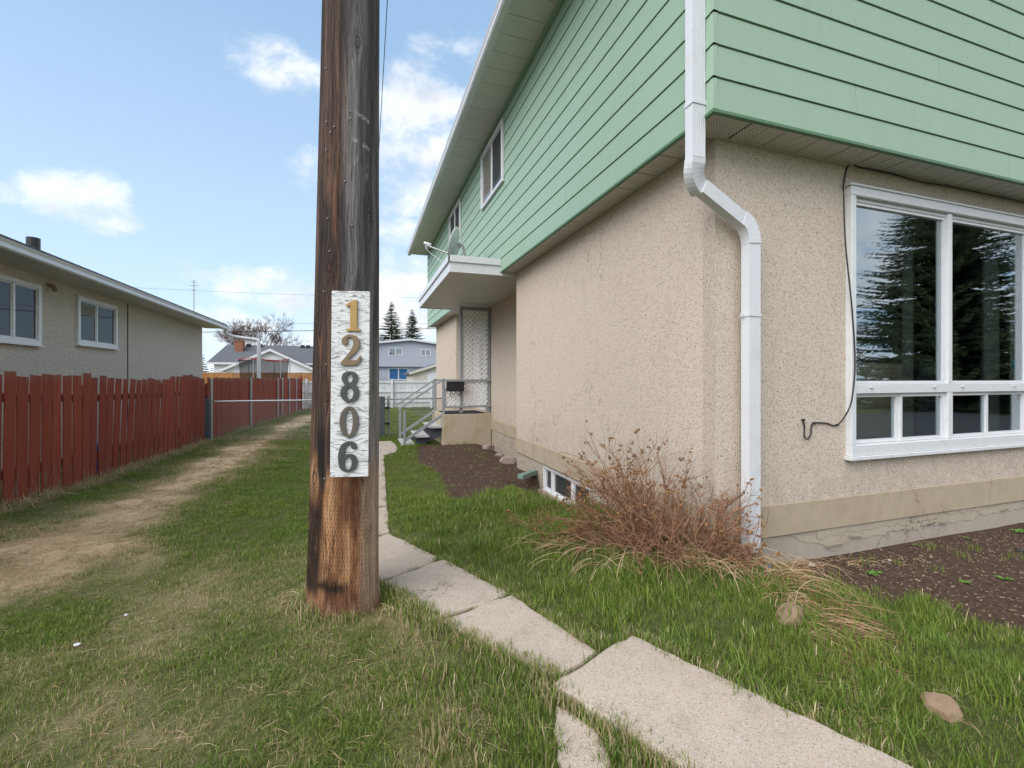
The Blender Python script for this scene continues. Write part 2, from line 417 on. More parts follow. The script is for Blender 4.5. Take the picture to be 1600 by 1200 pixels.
def glassmat(name, refl=.32, tint=(.75, .85, .82), opaque=None, k=.55):
    m, t = newmat(name)
    fr = t.n('ShaderNodeLayerWeight', None, Blend=.35).outputs['Fresnel']
    gl = t.n('ShaderNodeBsdfGlossy', None, Color=(.92, .94, 1, 1), Roughness=.004)
    wob = t.n('ShaderNodeBump', None, Height=t.noise(t.pos, 1.3, 2, .4), Strength=.05, Distance=.02)
    t.t.links.new(wob.outputs[0], gl.inputs['Normal'])
    if opaque is None: tr = t.n('ShaderNodeBsdfTransparent', None, Color=(*tint, 1))
    else: tr = t.n('ShaderNodeBsdfDiffuse', None, Color=opaque if isinstance(opaque, bpy.types.NodeSocket) else (*opaque, 1))
    f = t.m('ADD', t.m('MULTIPLY', fr, k), refl, clamp=True)
    mx = t.n('ShaderNodeMixShader', None, Fac=f, i1=tr.outputs[0], i2=gl.outputs[0])
    t.n('ShaderNodeOutputMaterial', None, Surface=mx.outputs[0])
    return m
M['glass'] = glassmat('window_glass', .11, tint=(.85, .92, .9))
M['glass_dark'] = glassmat('dark_window_glass', .03, opaque=(.05, .055, .055), k=.28)
M['glass_blind'] = glassmat('curtained_window_glass', .12, opaque=(.19, .17, .15))
M['glass_far'] = glassmat('far_window_glass', .2, opaque=(.08, .09, .10))

def polemat():
    m, t = newmat('weathered_pole_wood')
    wc = t.attr('wcol').outputs['Color']
    pu = t.attr('pu').outputs['Fac']; pv = t.attr('pv').outputs['Fac']
    kd = t.attr('kd').outputs['Fac']; wr = t.attr('warp').outputs['Fac']
    uu = t.m('ADD', pu, wr)
    vec = t.n('ShaderNodeCombineXYZ', None, X=t.m('MULTIPLY', uu, 230.), Y=t.m('MULTIPLY', pv, 4.5), Z=0.0).outputs[0]
    g = t.noise(vec, 1.0, 6, .72)
    vec2 = t.n('ShaderNodeCombineXYZ', None, X=t.m('MULTIPLY', uu, 620.), Y=t.m('MULTIPLY', pv, 18.), Z=3.0).outputs[0]
    g2 = t.noise(vec2, 1.0, 4, .7)
    vec3 = t.n('ShaderNodeCombineXYZ', None, X=t.m('MULTIPLY', uu, 55.), Y=t.m('MULTIPLY', pv, 1.3), Z=7.0).outputs[0]
    g3 = t.noise(vec3, 1.0, 4, .6)
    k = t.m('MULTIPLY', t.map(g, .32, .68, .45, 1.5), t.map(g2, .32, .68, .65, 1.35))
    c = t.n('ShaderNodeVectorMath', {'operation': 'SCALE'}, i0=wc); t.t.links.new(k, c.inputs['Scale'])
    c = c.outputs[0]
    # drying checks: long dark cracks
    crack = t.map(t.m('ABSOLUTE', t.m('SUBTRACT', g3, .5)), .0, .012, 1, 0)
    crack = t.m('MULTIPLY', crack, t.map(t.noise(vec, .35, 2, .5), .45, .6))
    c = t.mix(t.m('MULTIPLY', crack, .85), c, (.012, .009, .008))
    # knot rings
    ring = t.m('MULTIPLY', t.map(t.m('SINE', t.m('MULTIPLY', t.m('ADD', kd, t.m('MULTIPLY', g, .35)), 11.)), -.4, .9), t.map(kd, .5, 1.5, .75, 0))
    c = t.mix(ring, c, (.02, .010, .007))
    core = t.map(kd, .10, .24, .7, 0)
    c = t.mix(core, c, (.10, .04, .02))
    # incising marks below the sign
    row = t.m('FLOOR', t.m('MULTIPLY', pv, 1 / .021))
    cell = t.m('FRACT', t.m('ADD', t.m('MULTIPLY', pu, 1 / .0165), t.m('MULTIPLY', t.m('MODULO', row, 2.0), .5)))
    dx_ = t.map(t.m('ABSOLUTE', t.m('SUBTRACT', cell, .5)), .05, .12, 1, 0)
    dz_ = t.map(t.m('ABSOLUTE', t.m('SUBTRACT', t.m('FRACT', t.m('MULTIPLY', pv, 1 / .021)), .5)), .2, .3, 1, 0)
    inc = t.m('MULTIPLY', t.m('MULTIPLY', dx_, dz_), t.map(pv, .62, .68, 1, 0))
    inc = t.m('MULTIPLY', inc, t.map(g3, .40, .56, .25, 1.0))
    c = t.mix(t.m('MULTIPLY', inc, .8), c, (.05, .02, .01))
    h = t.m('SUBTRACT', t.m('SUBTRACT', t.m('ADD', t.m('MULTIPLY', g, .8), t.m('MULTIPLY', g2, .4)), t.m('MULTIPLY', crack, 1.5)), t.m('ADD', t.m('MULTIPLY', ring, .3), t.m('MULTIPLY', inc, .5)))
    return finish(m, t, c, .85, .25, 0, h, .9, .006)
M['pole'] = polemat()

def signmat():
    m, t = newmat('weathered_white_plywood')
    w = t.noise(t.scalev(t.obj, (1, 1, 2.2)), 9., 2, .5)
    vec = t.vm('ADD', t.scalev(t.obj, (15, 15, 170)), t.n('ShaderNodeCombineXYZ', None, X=0.0, Y=0.0, Z=t.m('MULTIPLY', w, 11.)).outputs[0])
    g = t.noise(vec, 1.0, 4, .62, .8)
    f = t.map(g, .515, .60, 0, .9)
    lite = t.mix(t.noise(t.obj, 30, 3, .6), (.66, .655, .66), (.80, .80, .80))
    c = t.mix(f, lite, (.24, .235, .24))
    c = t.mix(t.map(g, .60, .70, 0, .6), c, (.15, .14, .135))
    return finish(m, t, c, .8, .2, 0, g, .35, .002)
M['ply'] = signmat()
M['brass'] = simple('tarnished_brass', (.42, .27, .10), .42, .5, .55, var=.2, nscale=30)
M['bronze'] = simple('dull_bronze', (.22, .155, .095), .5, .5, .4, var=.2, nscale=30)
M['bronze_grey'] = simple('grey_bronze', (.14, .118, .095), .5, .5, .4, var=.2, nscale=30)
M['pewter'] = simple('dark_grey_pewter', (.082, .086, .086), .5, .5, .4, var=.2, nscale=30)
M['edge_wood'] = simple('plywood_edge', (.36, .28, .20), .9)

def groundmat():
    m, t = newmat('lawn_soil')
    soil = t.attr('soil').outputs['Fac']; dry = t.attr('dry').outputs['Fac']
    n = t.noise(t.pos, 26, 8, .72); n2 = t.noise(t.pos, 120, 4, .7)
    v = t.n('ShaderNodeTexVoronoi', None, Vector=t.scalev(t.pos, (1, 1.6, 1)), Scale=85.)
    dirt = t.ramp(n, [(.3, (.05, .033, .025)), (.55, (.10, .065, .048)), (.75, (.16, .11, .082))])
    rc = t.n('ShaderNodeSeparateColor', None, Color=v.outputs['Color'])
    chip = t.m('MULTIPLY', t.map(rc.outputs[0], .78, .82), t.map(v.outputs['Distance'], .2, .4, 1, 0))
    dirt = t.mix(t.m('MULTIPLY', chip, .55), dirt, t.mix(rc.outputs[1], (.14, .09, .06), (.26, .19, .14)))
    thatch = t.ramp(n2, [(.3, (.05, .065, .018)), (.5, (.09, .11, .034)), (.75, (.20, .19, .08))])
    straw = t.ramp(n2, [(.3, (.34, .24, .145)), (.5, (.60, .44, .28)), (.75, (.78, .62, .42))])
    c = t.mix(dry, thatch, straw)
    c = t.mix(t.m('MULTIPLY', t.map(n, .3, .7, 0, .3), t.m('SUBTRACT', 1.0, t.m('MULTIPLY', dry, .8))), c, (.05, .045, .02))
    c = t.mix(soil, c, dirt)
    return finish(m, t, c, .97, .1, 0, t.m('ADD', n, t.m('MULTIPLY', n2, .5)), .8, .02)
M['ground'] = groundmat()
def grassmat(name, g1, g2, s1, s2):
    m, t = newmat(name)
    dry = t.attr('dry', 'INSTANCER').outputs['Fac']
    bl = t.attr('bl').outputs['Fac']; tt = t.attr('tt').outputs['Fac']
    green = t.mix(bl, g1, g2)
    gn = t.noise(t.pos, 1.1, 3, .6)
    green = t.mix(t.map(gn, .35, .65, 0, .35), green, [g2[0] * 1.15, g2[1] * .95, g2[2] * .8])
    straw = t.mix(t.m('FRACT', t.m('MULTIPLY', bl, 7.3)), s1, s2)
    isdry = t.map(t.m('SUBTRACT', dry, t.m('FRACT', t.m('MULTIPLY', bl, 3.7))), -.03, .03)
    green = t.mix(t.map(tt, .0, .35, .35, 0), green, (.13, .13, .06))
    c = t.mix(isdry, green, straw)
    b = t.n('ShaderNodeBsdfPrincipled', None, Base_Color=c, Roughness=.6); b.inputs['Specular IOR Level'].default_value = .25
    tl = t.n('ShaderNodeBsdfTranslucent', None, Color=c)
    mx = t.n('ShaderNodeMixShader', None, Fac=.3, i1=b.outputs[0], i2=tl.outputs[0])
    t.n('ShaderNodeOutputMaterial', None, Surface=mx.outputs[0])
    return m
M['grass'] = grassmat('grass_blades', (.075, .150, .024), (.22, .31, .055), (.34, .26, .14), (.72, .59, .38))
def twigmat(name, a, b):
    m, t = newmat(name)
    v = t.attr('bl').outputs['Fac']
    c = t.mix(v, a, b)
    return finish(m, t, c, .8, .2)
M['twig'] = twigmat('reddish_dead_twigs', (.15, .062, .038), (.45, .26, .155))
M['straw'] = twigmat('dry_straw', (.30, .18, .09), (.62, .47, .29))
M['needles'] = twigmat('spruce_needles', (.022, .038, .016), (.075, .10, .038))
M['bark'] = simple('tree_bark', (.10, .065, .045), .9, .1, var=.3, nscale=20, bump=.5)
M['bare_twigs'] = simple('bare_twigs', (.12, .075, .06), .9, .1)
M['lattice'] = simple('white_lattice', (.84, .84, .83), .5, var=.03)
M['leaf'] = twigmat('weed_leaves', (.07, .16, .03), (.16, .30, .06))
def rockmat(name, a, b):
    m, t = newmat(name)
    c = t.mix(t.noise(t.pos, 14, 8, .7), a, b)
    return finish(m, t, c, .85, .3, 0, t.noise(t.pos, 40, 6, .7), .5, .006)
M['rock'] = rockmat('grey_rock', (.16, .12, .10), (.42, .35, .31))
M['rock_tan'] = rockmat('tan_rock', (.16, .10, .06), (.38, .27, .18))

# ------------------------------------------------------------------ ground
XW, YF = 2.298, 2.479                     # stucco planes of the green house
YB = 14.6
def gz(x, y):
    x = np.asarray(x, float); y = np.asarray(y, float)
    b = np.interp(y, [-20, 0, 2.5, 4.5, 6.6, 10, 27, 60], [-.1, 0, 0, -.09, -.2, -.25, -.56, -.75])
    b = b + .11 * sstep(0, 3.2, -x) * sstep(2.5, 5, y) * (1 - sstep(12, 26, y))
    b = b - .16 * sstep(2.35, 2.85, x) * sstep(.5, 1.9, y)
    b = b - .33 * sstep(1.72, 2.1, x) * sstep(4.05, 4.45, y) * (1 - sstep(5.55, 5.8, y)) * (1 - sstep(2.5, 2.9, x))
    b = b + (.022 * (fbm(x * 1.3 + 9, y * 1.3 + 4, 3) - .5) + .01 * (fbm(x * 6, y * 6, 5) - .5)) * np.where((np.abs(x) < 14) & (y < 40), 1, 0)
    return b
_gx0, _gy0, _gs = -9.0, -2.0, .05
_GG = gz(*np.meshgrid(np.arange(-9, 10.01, _gs), np.arange(-2, 30.01, _gs))).tolist()
def gh(x, y):
    if not (-8.9 < x < 9.9 and -1.9 < y < 29.9): return float(gz(x, y))
    u = (x - _gx0) / _gs; v = (y - _gy0) / _gs; i = int(u); j = int(v); u -= i; v -= j; a = _GG[j]; b = _GG[j + 1]
    return (a[i] * (1 - u) + a[i + 1] * u) * (1 - v) + (b[i] * (1 - u) + b[i + 1] * u) * v
def G(px, py):                            # ground point seen at a pixel of the photograph
    dx, dy = ray(px); z = 0.0
    for _ in range(30):
        Z = (HC - z) * FPX / max(py - HOR, 1e-3); z = .5 * z + .5 * gh(dx * Z, dy * Z)
    return (dx * Z, dy * Z)
def Gs(*pts): return [G(a, b) for a, b in pts]

soil_far = Gs((648, 697), (700, 693), (772, 690), (812, 712), (842, 748), (815, 765), (770, 772), (735, 785), (700, 782), (690, 745), (655, 722))
soil_near = [G(1240, 885)] + [(2.9, 2.6), (9, 2.6), (9, 1.0)] + Gs((1600, 985), (1500, 962), (1440, 925), (1395, 950), (1340, 925))
trail = [G(-300, 1020), G(30, 900), G(250, 775), G(350, 715), G(430, 683), G(476, 652), (-1.2, 26)]
fence_line = [(-3.2, -1), (-3.2, 28)]
def masks(x, y):
    n = fbm(x * 1.1 + 20, y * 1.1 + 5, 1, 5); n2 = fbm(x * 4.5, y * 4.5, 8, 4)
    wob = (n2 - .5) * .35
    soil = np.zeros(np.shape(x))
    for poly, w in ((soil_far, .14), (soil_near, .12)):
        ins = inpoly(x + wob * .5, y + (n - .5) * .3, poly)
        soil = np.maximum(soil, ins * 1.0)
    foot = ((x > 1.9) & (x < 2.35) & (y > 3.9) & (y < 6.6)) | ((y > 2.2) & (y < 2.5) & (x > 2.3))
    soil = np.maximum(soil, foot * .8)
    td = pdist(x, y, trail)
    tw = np.interp(y, [0, 3, 6, 12, 27], [.5, .6, .56, .5, 1.0])
    dry = np.clip(1.25 - td / tw + (n - .5) * 1.6 + (n2 - .5) * .9, 0, 1)
    fd = np.abs(x + 3.12)
    dry = np.maximum(dry, np.clip(.8 - fd / .22, 0, 1) * .8)
    # tired lawn left of the pole, greener strip beside the path and against the house
    gen = .19 + (n - .5) * .8 + (n2 - .5) * .5
    gen = gen - .34 * sstep(-1.6, -.4, x) * sstep(3.0, 4.2, y) * (1 - sstep(11, 12.5, y))
    gen = gen - .32 * sstep(.2, .9, x)
    gen = np.where(y > 11.4, gen + .12, gen)
    dry = np.maximum(dry, np.clip(gen, .04, .9))
    dry = np.where((x > .1) & (y < 9), np.minimum(dry * 1.15 + .06, .5), dry)
    bare = sstep(.78, 1.0, dry) * (td < tw * 1.1) * sstep(.38, .55, n2 * .5 + n * .5)
    return soil, np.clip(dry, 0, 1), bare

xs = np.concatenate([[-900, -300, -120, -60, -30, -18, -11], np.arange(-7, 7.01, .06), [9, 12, 18, 30, 60, 120, 300, 900]])
ys = np.concatenate([[-600, -200, -80, -40, -22, -12, -6, -3], np.arange(-1, 14.01, .06), np.arange(14.2, 29, .3), [32, 38, 48, 60, 80, 120, 200, 500, 1500]])
gx, gy = np.meshgrid(xs, ys); zz = gz(gx, gy); so, dr, br = masks(gx, gy)
far = (np.abs(gx) > 12) | (gy > 30) | (gy < -2); so = np.where(far, 0, so)
nx, ny = len(xs), len(ys)
me = bpy.data.meshes.new('ground')
idx = np.arange(nx * ny).reshape(ny, nx)
q = np.stack([idx[:-1, :-1], idx[:-1, 1:], idx[1:, 1:], idx[1:, :-1]], -1).reshape(-1, 4)
me.from_pydata(np.stack([gx, gy, zz], -1).reshape(-1, 3).tolist(), [], q.tolist())
for nm, a in (('soil', so), ('dry', np.maximum(np.clip((dr - .12) * .95, 0, 1), br))):
    at = me.attributes.new(nm, 'FLOAT', 'POINT'); at.data.foreach_set('value', a.ravel().astype(np.float32))
me.polygons.foreach_set('use_smooth', [True] * len(me.polygons)); me.materials.append(M['ground'])
ground = bpy.data.objects.new('ground', me); S.collection.objects.link(ground); tag(ground, kind='structure')

# street behind the camera (mirrored in the big front window)
mb = MB(); mb.add([(-60, -15, -.08), (60, -15, -.08), (60, -8, -.06), (-60, -8, -.06)], [(0, 1, 2, 3)])
mb.build('road', M['asphalt'], kind='structure')
mb = MB(); mb.add([(6.5, -5.4, .03), (19.5, -5.4, .03), (19.5, .2, .03), (6.5, .2, .03)], [(0, 1, 2, 3)]); mb.build('added_dark_asphalt', M['asphalt'], kind='structure')  # unseen asphalt patch, added to darken the reflection in the lower panes
mb = MB(); mb.box(-60, 60, -7.95, -7.8, -.12, .05); mb.build('kerb', M['band'], kind='structure')

# ------------------------------------------------------------------ path of concrete slabs
def slab_poly(pts, rise, thick=.09):
    pts = [(p[0], p[1]) for p in pts]
    n = len(pts); out = []
    for i in range(n):                                         # subdivide and roughen the outline
        a, b = Vector(pts[i]), Vector(pts[(i + 1) % n]); L = (b - a).length; k = max(2, int(L / .05))
        nrm = Vector((-(b - a).y, (b - a).x)).normalized()
        for j in range(k):
            p = a.lerp(b, j / k)
            w = 0 if j == 0 else (float(vnoise(np.array(p.x * 17), np.array(p.y * 17), 3)) - .5) * .024
            if j == 0:
                c = (Vector(pts[i - 1]) + Vector(pts[(i + 1) % n])) / 2 - a; p = a + c.normalized() * .006
            out.append(p + nrm * w)
    cen = sum(out, Vector((0, 0))) / len(out)
    xx = [p[0] for p in pts]; zb = np.mean([gh(*p) for p in pts])
    A = np.array([[p[0], p[1], 1] for p in pts]); zt = np.array([gh(*p) for p in pts]); co = np.linalg.lstsq(A, zt, rcond=None)[0]
    f = lambda p: co[0] * p[0] + co[1] * p[1] + co[2]
    mb = MB(); N = len(out); V = []
    for ins, dz in ((0, rise - thick), (0, rise - .012), (.004, rise - .004), (.014, rise)):
        for p in out:
            q_ = p + (cen - p).normalized() * ins; V.append((q_.x, q_.y, f(q_) + dz))
    F = [(k * N + i, k * N + (i + 1) % N, (k + 1) * N + (i + 1) % N, (k + 1) * N + i) for k in range(3) for i in range(N)]
    F.append(tuple(range(3 * N, 4 * N)))
    area = sum(out[i].x * out[(i + 1) % N].y - out[(i + 1) % N].x * out[i].y for i in range(N))
    if area < 0: F = [g[::-1] for g in F]
    mb.add(V, F); return mb
path = thing('path', (0.5, 3, 0), None, None, kind='structure')
def gp(px, py, h):                       # pixel to a horizontal plane at height h above local ground
    x, y = G(px, py)
    Z = (x * SN + y * CS); g0 = gh(x, y); k = (HC - g0 - h) / (HC - g0)
    return (x * k, y * k)
SL = {}
near = [gp(985, 990, .035), gp(862, 1066, .035)]
e = Vector(gp(1290, 1133, .035)) - Vector(near[0])
near_poly = [near[0], near[1], tuple(Vector(near[1]) + e * 1.35), tuple(Vector(near[0]) + e * 1.35)]
pA = Gs((799, 934), (934, 1024), (866, 1064), (686, 976))
# keep the slab width to the left of pA even where lawn hides it
polyC = Gs((693, 877), (797, 932), (684, 973), (585, 918))
polyD = Gs((608, 836), (690, 875.5), (583, 915), (520, 862))
wx0 = G(606, 834)
paths = [(near_poly, .036, 'thick raised paving slab nearest the camera'), (pA, .022, None), (polyC, .02, None), (polyD, .018, None)]
# the straight run behind the pole up to the porch steps
s0 = [Vector(polyD[0]), Vector(polyD[3])]
far_end = [Vector(G(600, 712)), Vector(G(560, 712))]
ks = 5
for i in range(ks):
    a0 = s0[0].lerp(far_end[0], i / ks + .006); a1 = s0[1].lerp(far_end[1], i / ks + .006)
    b0 = s0[0].lerp(far_end[0], (i + 1) / ks - .004); b1 = s0[1].lerp(far_end[1], (i + 1) / ks - .004)
    paths.append(([tuple(b0), tuple(a0), tuple(a1), tuple(b1)], .015, None))
paths.append((Gs((622, 700), (618, 708), (598, 713), (560, 712), (560, 692), (612, 690)), .02, None))
paths.append((Gs((868, 1104), (935, 1142), (960, 1200), (920, 1260), (868, 1190)), .012, 'small low concrete piece half sunk in the grass'))
for i, (pp, rise, lab) in enumerate(paths):
    slab_poly(pp, rise).build('paving_slab', M['slab'], path, **({'label': lab} if lab else {}))
PATHS = [p for p, _, _ in paths]

# ------------------------------------------------------------------ grass
def tuft(seed, nb=22, w=.045, spread=1.0, lean=.6):
    r = random.Random(seed); V = []; F = []; bl = []; tt = []
    for _ in range(nb):
        a = r.uniform(0, 6.283); rad = spread * math.sqrt(r.random()); bx, by = math.cos(a) * rad, math.sin(a) * rad
        d = r.uniform(0, 6.283); ln = r.uniform(.1, 1.0) * lean; h = r.uniform(.45, 1.05); ww = w * r.uniform(.6, 1.2)
        dx, dy = math.cos(d), math.sin(d); sx, sy = -dy, dx
        if r.random() < .5: sx, sy = math.cos(d + 1), math.sin(d + 1)
        b = r.random(); base = len(V)
        for k, (t, wf) in enumerate(((0, 1), (.4, .85), (.75, .55))):
            o = ln * t * t * h; z = h * t * (1 - .25 * ln * t)
            for sgn in (-1, 1):
                V.append((bx + dx * o + sx * ww * wf * sgn, by + dy * o + sy * ww * wf * sgn, z)); bl.append(b); tt.append(t)
        V.append((bx + dx * ln * h, by + dy * ln * h, h * (1 - .25 * ln))); bl.append(b); tt.append(1.0)
        F += [(base, base + 1, base + 3, base + 2), (base + 2, base + 3, base + 5, base + 4), (base + 4, base + 5, base + 6)]
    me = bpy.data.meshes.new('grass_tuft'); me.from_pydata(V, [], F)
    for nm, a in (('bl', bl), ('tt', tt)):
        at = me.attributes.new(nm, 'FLOAT', 'POINT'); at.data.foreach_set('value', a)
    me.materials.append(M['grass']); return bpy.data.objects.new('grass_tuft', me)
tufts = bpy.data.collections.new('grass_tufts')
for i in range(5): o = tuft(i, 30, .034); o.name = 'a%d' % i; tufts.objects.link(o)
for i in range(3): o = tuft(20 + i, 16, .022, .6, .8); o.name = 'b%d' % i; tufts.objects.link(o)
for i in range(3): o = tuft(40 + i, 26, .034, 1.1, 1.7); o.name = 'c%d' % i; tufts.objects.link(o)

def scatter_obj(name, P, sc, ix, dry, **tags):
    n = len(P); me = bpy.data.meshes.new(name); me.vertices.add(n)
    me.vertices.foreach_set('co', P.astype(np.float32).ravel())
    for nm, ty, a in (('sc', 'FLOAT', sc), ('ix', 'INT', ix), ('dry', 'FLOAT', dry), ('rz', 'FLOAT', rs.uniform(0, 6.28, n))):
        at = me.attributes.new(nm, ty, 'POINT'); at.data.foreach_set('value', a.astype(np.int32 if ty == 'INT' else np.float32))
    o = bpy.data.objects.new(name, me); S.collection.objects.link(o)
    ng = bpy.data.node_groups.new('grow_' + name, 'GeometryNodeTree')
    ng.interface.new_socket('Geometry', in_out='INPUT', socket_type='NodeSocketGeometry')
    ng.interface.new_socket('Geometry', in_out='OUTPUT', socket_type='NodeSocketGeometry')
    N = ng.nodes.new; L = ng.links.new
    gi, go = N('NodeGroupInput'), N('NodeGroupOutput')
    ci = N('GeometryNodeCollectionInfo'); ci.inputs['Collection'].default_value = tufts
    ci.inputs['Separate Children'].default_value = True; ci.inputs['Reset Children'].default_value = True
    iop = N('GeometryNodeInstanceOnPoints'); iop.inputs['Pick Instance'].default_value = True
    def na(nm, ty):
        k = N('GeometryNodeInputNamedAttribute'); k.data_type = ty; k.inputs['Name'].default_value = nm; return k.outputs['Attribute']
    cx = N('ShaderNodeCombineXYZ'); L(na('rz', 'FLOAT'), cx.inputs[2])
    L(gi.outputs[0], iop.inputs['Points']); L(ci.outputs[0], iop.inputs['Instance'])
    L(na('ix', 'INT'), iop.inputs['Instance Index']); L(cx.outputs[0], iop.inputs['Rotation'])
    L(na('sc', 'FLOAT'), iop.inputs['Scale']); L(iop.outputs[0], go.inputs[0])
    md = o.modifiers.new('grow', 'NODES'); md.node_group = ng
    return tag(o, kind='stuff', **tags)

def excluded(x, y, pad=0.0):
    ex = (x > XW - .02) & (y > YF - .02)
    ex |= (x > 1.62) & (y > 9.6) & (y < 11.25)
    for p in PATHS:
        c = np.mean(np.array(p), 0); pp = [((a - c[0]) * (1 - pad) + c[0], (b - c[1]) * (1 - pad) + c[1]) for a, b in p]
        ex |= inpoly(x, y, pp)
    ex |= (x < -4.85)
    ex |= np.hypot(x + .09, y - 2.58) < .19
    return ex
def sow(x0, x1, y0, y1, dens, s0, s1, ixs, keep=None, fn=None):
    n = int((x1 - x0) * (y1 - y0) * dens); x = rs.uniform(x0, x1, n); y = rs.uniform(y0, y1, n)
    so, dr, br = masks(x, y); k = ~excluded(x, y, .03)
    patch = fbm(x * 2.2 + 3, y * 2.2 + 8, 21, 4)
    p = (1 - so * .985) * (1 - br * .5) * np.clip(.75 + (patch - .5) * 2, .3, 1)
    k &= rs.uniform(0, 1, n) < p
    if keep is not None: k &= keep(x, y)
    # only what the camera's sector (and a step to either side of it) could see
    u = x * CS - y * SN; Z = x * SN + y * CS
    k &= (Z > .9) & (np.abs(u) < Z * 1.25 + .9)
    x, y, dr, br, patch = x[k], y[k], dr[k], br[k], patch[k]
    sc = rs.uniform(s0, s1, len(x)) * (.7 + .6 * patch) * (1 - .4 * br) * np.where(dr > .6, .75, 1.0)
    ix = rs.choice(ixs, len(x))
    return np.stack([x, y, gz(x, y) - .004], -1), sc, ix, dr
A = []
lawnL = lambda x, y: x < 3.5 - y * .0
A.append(sow(-3.2, 4.9, .5, 3.4, 1350, .024, .038, [0, 1, 2, 3, 4, 8, 9, 10], lambda x, y: (x < .25 + .0 * y) | (y < 1.2)))
A.append(sow(-3.3, 2.3, 3.4, 6.5, 620, .03, .048, [0, 1, 2, 3, 4, 8, 9], lambda x, y: x < 2.3))
A.append(sow(-3.3, 2.3, 6.5, 11.6, 300, .04, .06, [0, 1, 2, 3, 4, 8], None))
A.append(sow(-3.3, 9.5, 11.6, 27.3, 55, .07, .11, [0, 1, 2, 3, 4, 8], None))
A.append(sow(-7, -3.3, 3, 27.0, 22, .06, .1, [0, 1, 2, 3, 8], None))
def trail_tufts(n, x0, x1, y0, y1, s0, s1):
    x = rs.uniform(x0, x1, n); y = rs.uniform(y0, y1, n); so, dr, br = masks(x, y); k = ~excluded(x, y, .03) & (dr > .55) & (so < .5) & (x < .3)
    x, y, dr = x[k], y[k], dr[k]; return np.stack([x, y, gz(x, y) - .004], -1), rs.uniform(s0, s1, len(x)), rs.choice([8, 9, 10, 2], len(x)), np.full(len(x), .88)
A.append(trail_tufts(6000, -3.2, .3, .8, 6.5, .016, .032)); A.append(trail_tufts(3500, -3.2, .3, 6.5, 12, .02, .038))
# lusher grass right of the path and under the shrub
rich = lambda x, y: (x > .2)
A.append(sow(.2, 4.9, .5, 3.4, 760, .04, .066, [0, 1, 2, 5, 6, 7, 3], rich))
A.append(sow(.2, 4.9, .5, 3.2, 230, .08, .14, [5, 6, 7], lambda x, y: (x > .55) & (fbm(x * 3, y * 3, 44) > .46)))
A.append(sow(.3, 2.2, 3.2, 5.0, 330, .055, .085, [0, 1, 2, 5, 6, 7], lambda x, y: x > .35))
A.append(sow(.9, 2.25, 4.0, 4.9, 180, .11, .16, [5, 6, 7], None))
A.append(sow(.6, 2.2, 8.6, 9.7, 160, .07, .12, [5, 6, 7, 0], None))
A.append(sow(.3, 1.7, 11.0, 11.6, 120, .10, .16, [5, 6, 7], None))
# tufts along slab edges, pole foot and fence foot
def along(line, n, w, s0, s1, ixs, dry=.2, pad=0):
    t = rs.uniform(0, len(line) - 1.0001, n); i = t.astype(int); f = t - i; L = np.array(line)
    x = L[i, 0] * (1 - f) + L[i + 1, 0] * f + rs.normal(0, w, n); y = L[i, 1] * (1 - f) + L[i + 1, 1] * f + rs.normal(0, w, n)
    k = ~excluded(x, y, .05 if pad == 0 else pad); x, y = x[k], y[k]
    return np.stack([x, y, gz(x, y) - .004], -1), rs.uniform(s0, s1, len(x)), rs.choice(ixs, len(x)), np.full(len(x), dry) + rs.uniform(-.15, .3, len(x))
A.append(along([near_poly[0], near_poly[3]], 240, .035, .04, .075, [0, 1, 5, 6], .25, .02))
A.append(along([near_poly[1], near_poly[2]], 320, .04, .045, .08, [0, 1, 5, 6], .35, .02))
A.append(along([pA[0], pA[1]], 160, .03, .035, .07, [0, 1, 5, 6], .2, .02))
A.append(along([pA[3], pA[2]], 220, .035, .05, .085, [0, 1, 5, 6], .3, .02))
A.append(along([pA[0], pA[3]], 60, .008, .02, .04, [5, 6, 7], .3, .10))
A.append(along([polyC[3], polyC[2]], 160, .03, .05, .085, [0, 1, 5, 6], .2, .02))
A.append(along([polyC[0], polyC[1]], 120, .03, .04, .07, [0, 1, 5, 6], .15, .02))
A.append(along([polyC[0], polyC[3]], 8, .004, .012, .022, [5, 6, 7], .3, .10))
th = np.linspace(0, 6.283, 24)
A.append(along([(-.09 + .215 * math.cos(a), 2.58 + .215 * math.sin(a)) for a in th], 110, .012, .05, .10, [0, 5, 6, 7], .35))
A.append(along([(-3.12, 2), (-3.12, 11.4)], 420, .05, .07, .16, [5, 6, 7, 8], .65))
A.append(along([(1.68, 9.62), (2.7, 9.62)], 30, .02, .07, .13, [5, 6, 7], .1))
P, sc, ix, dr = [np.concatenate([a[i] for a in A]) for i in range(4)]
print('grass tufts', len(P))
scatter_obj('lawn_grass', P, sc, ix, np.clip(dr, 0, 1), label='short patchy green and straw coloured lawn grass', cat='grass')

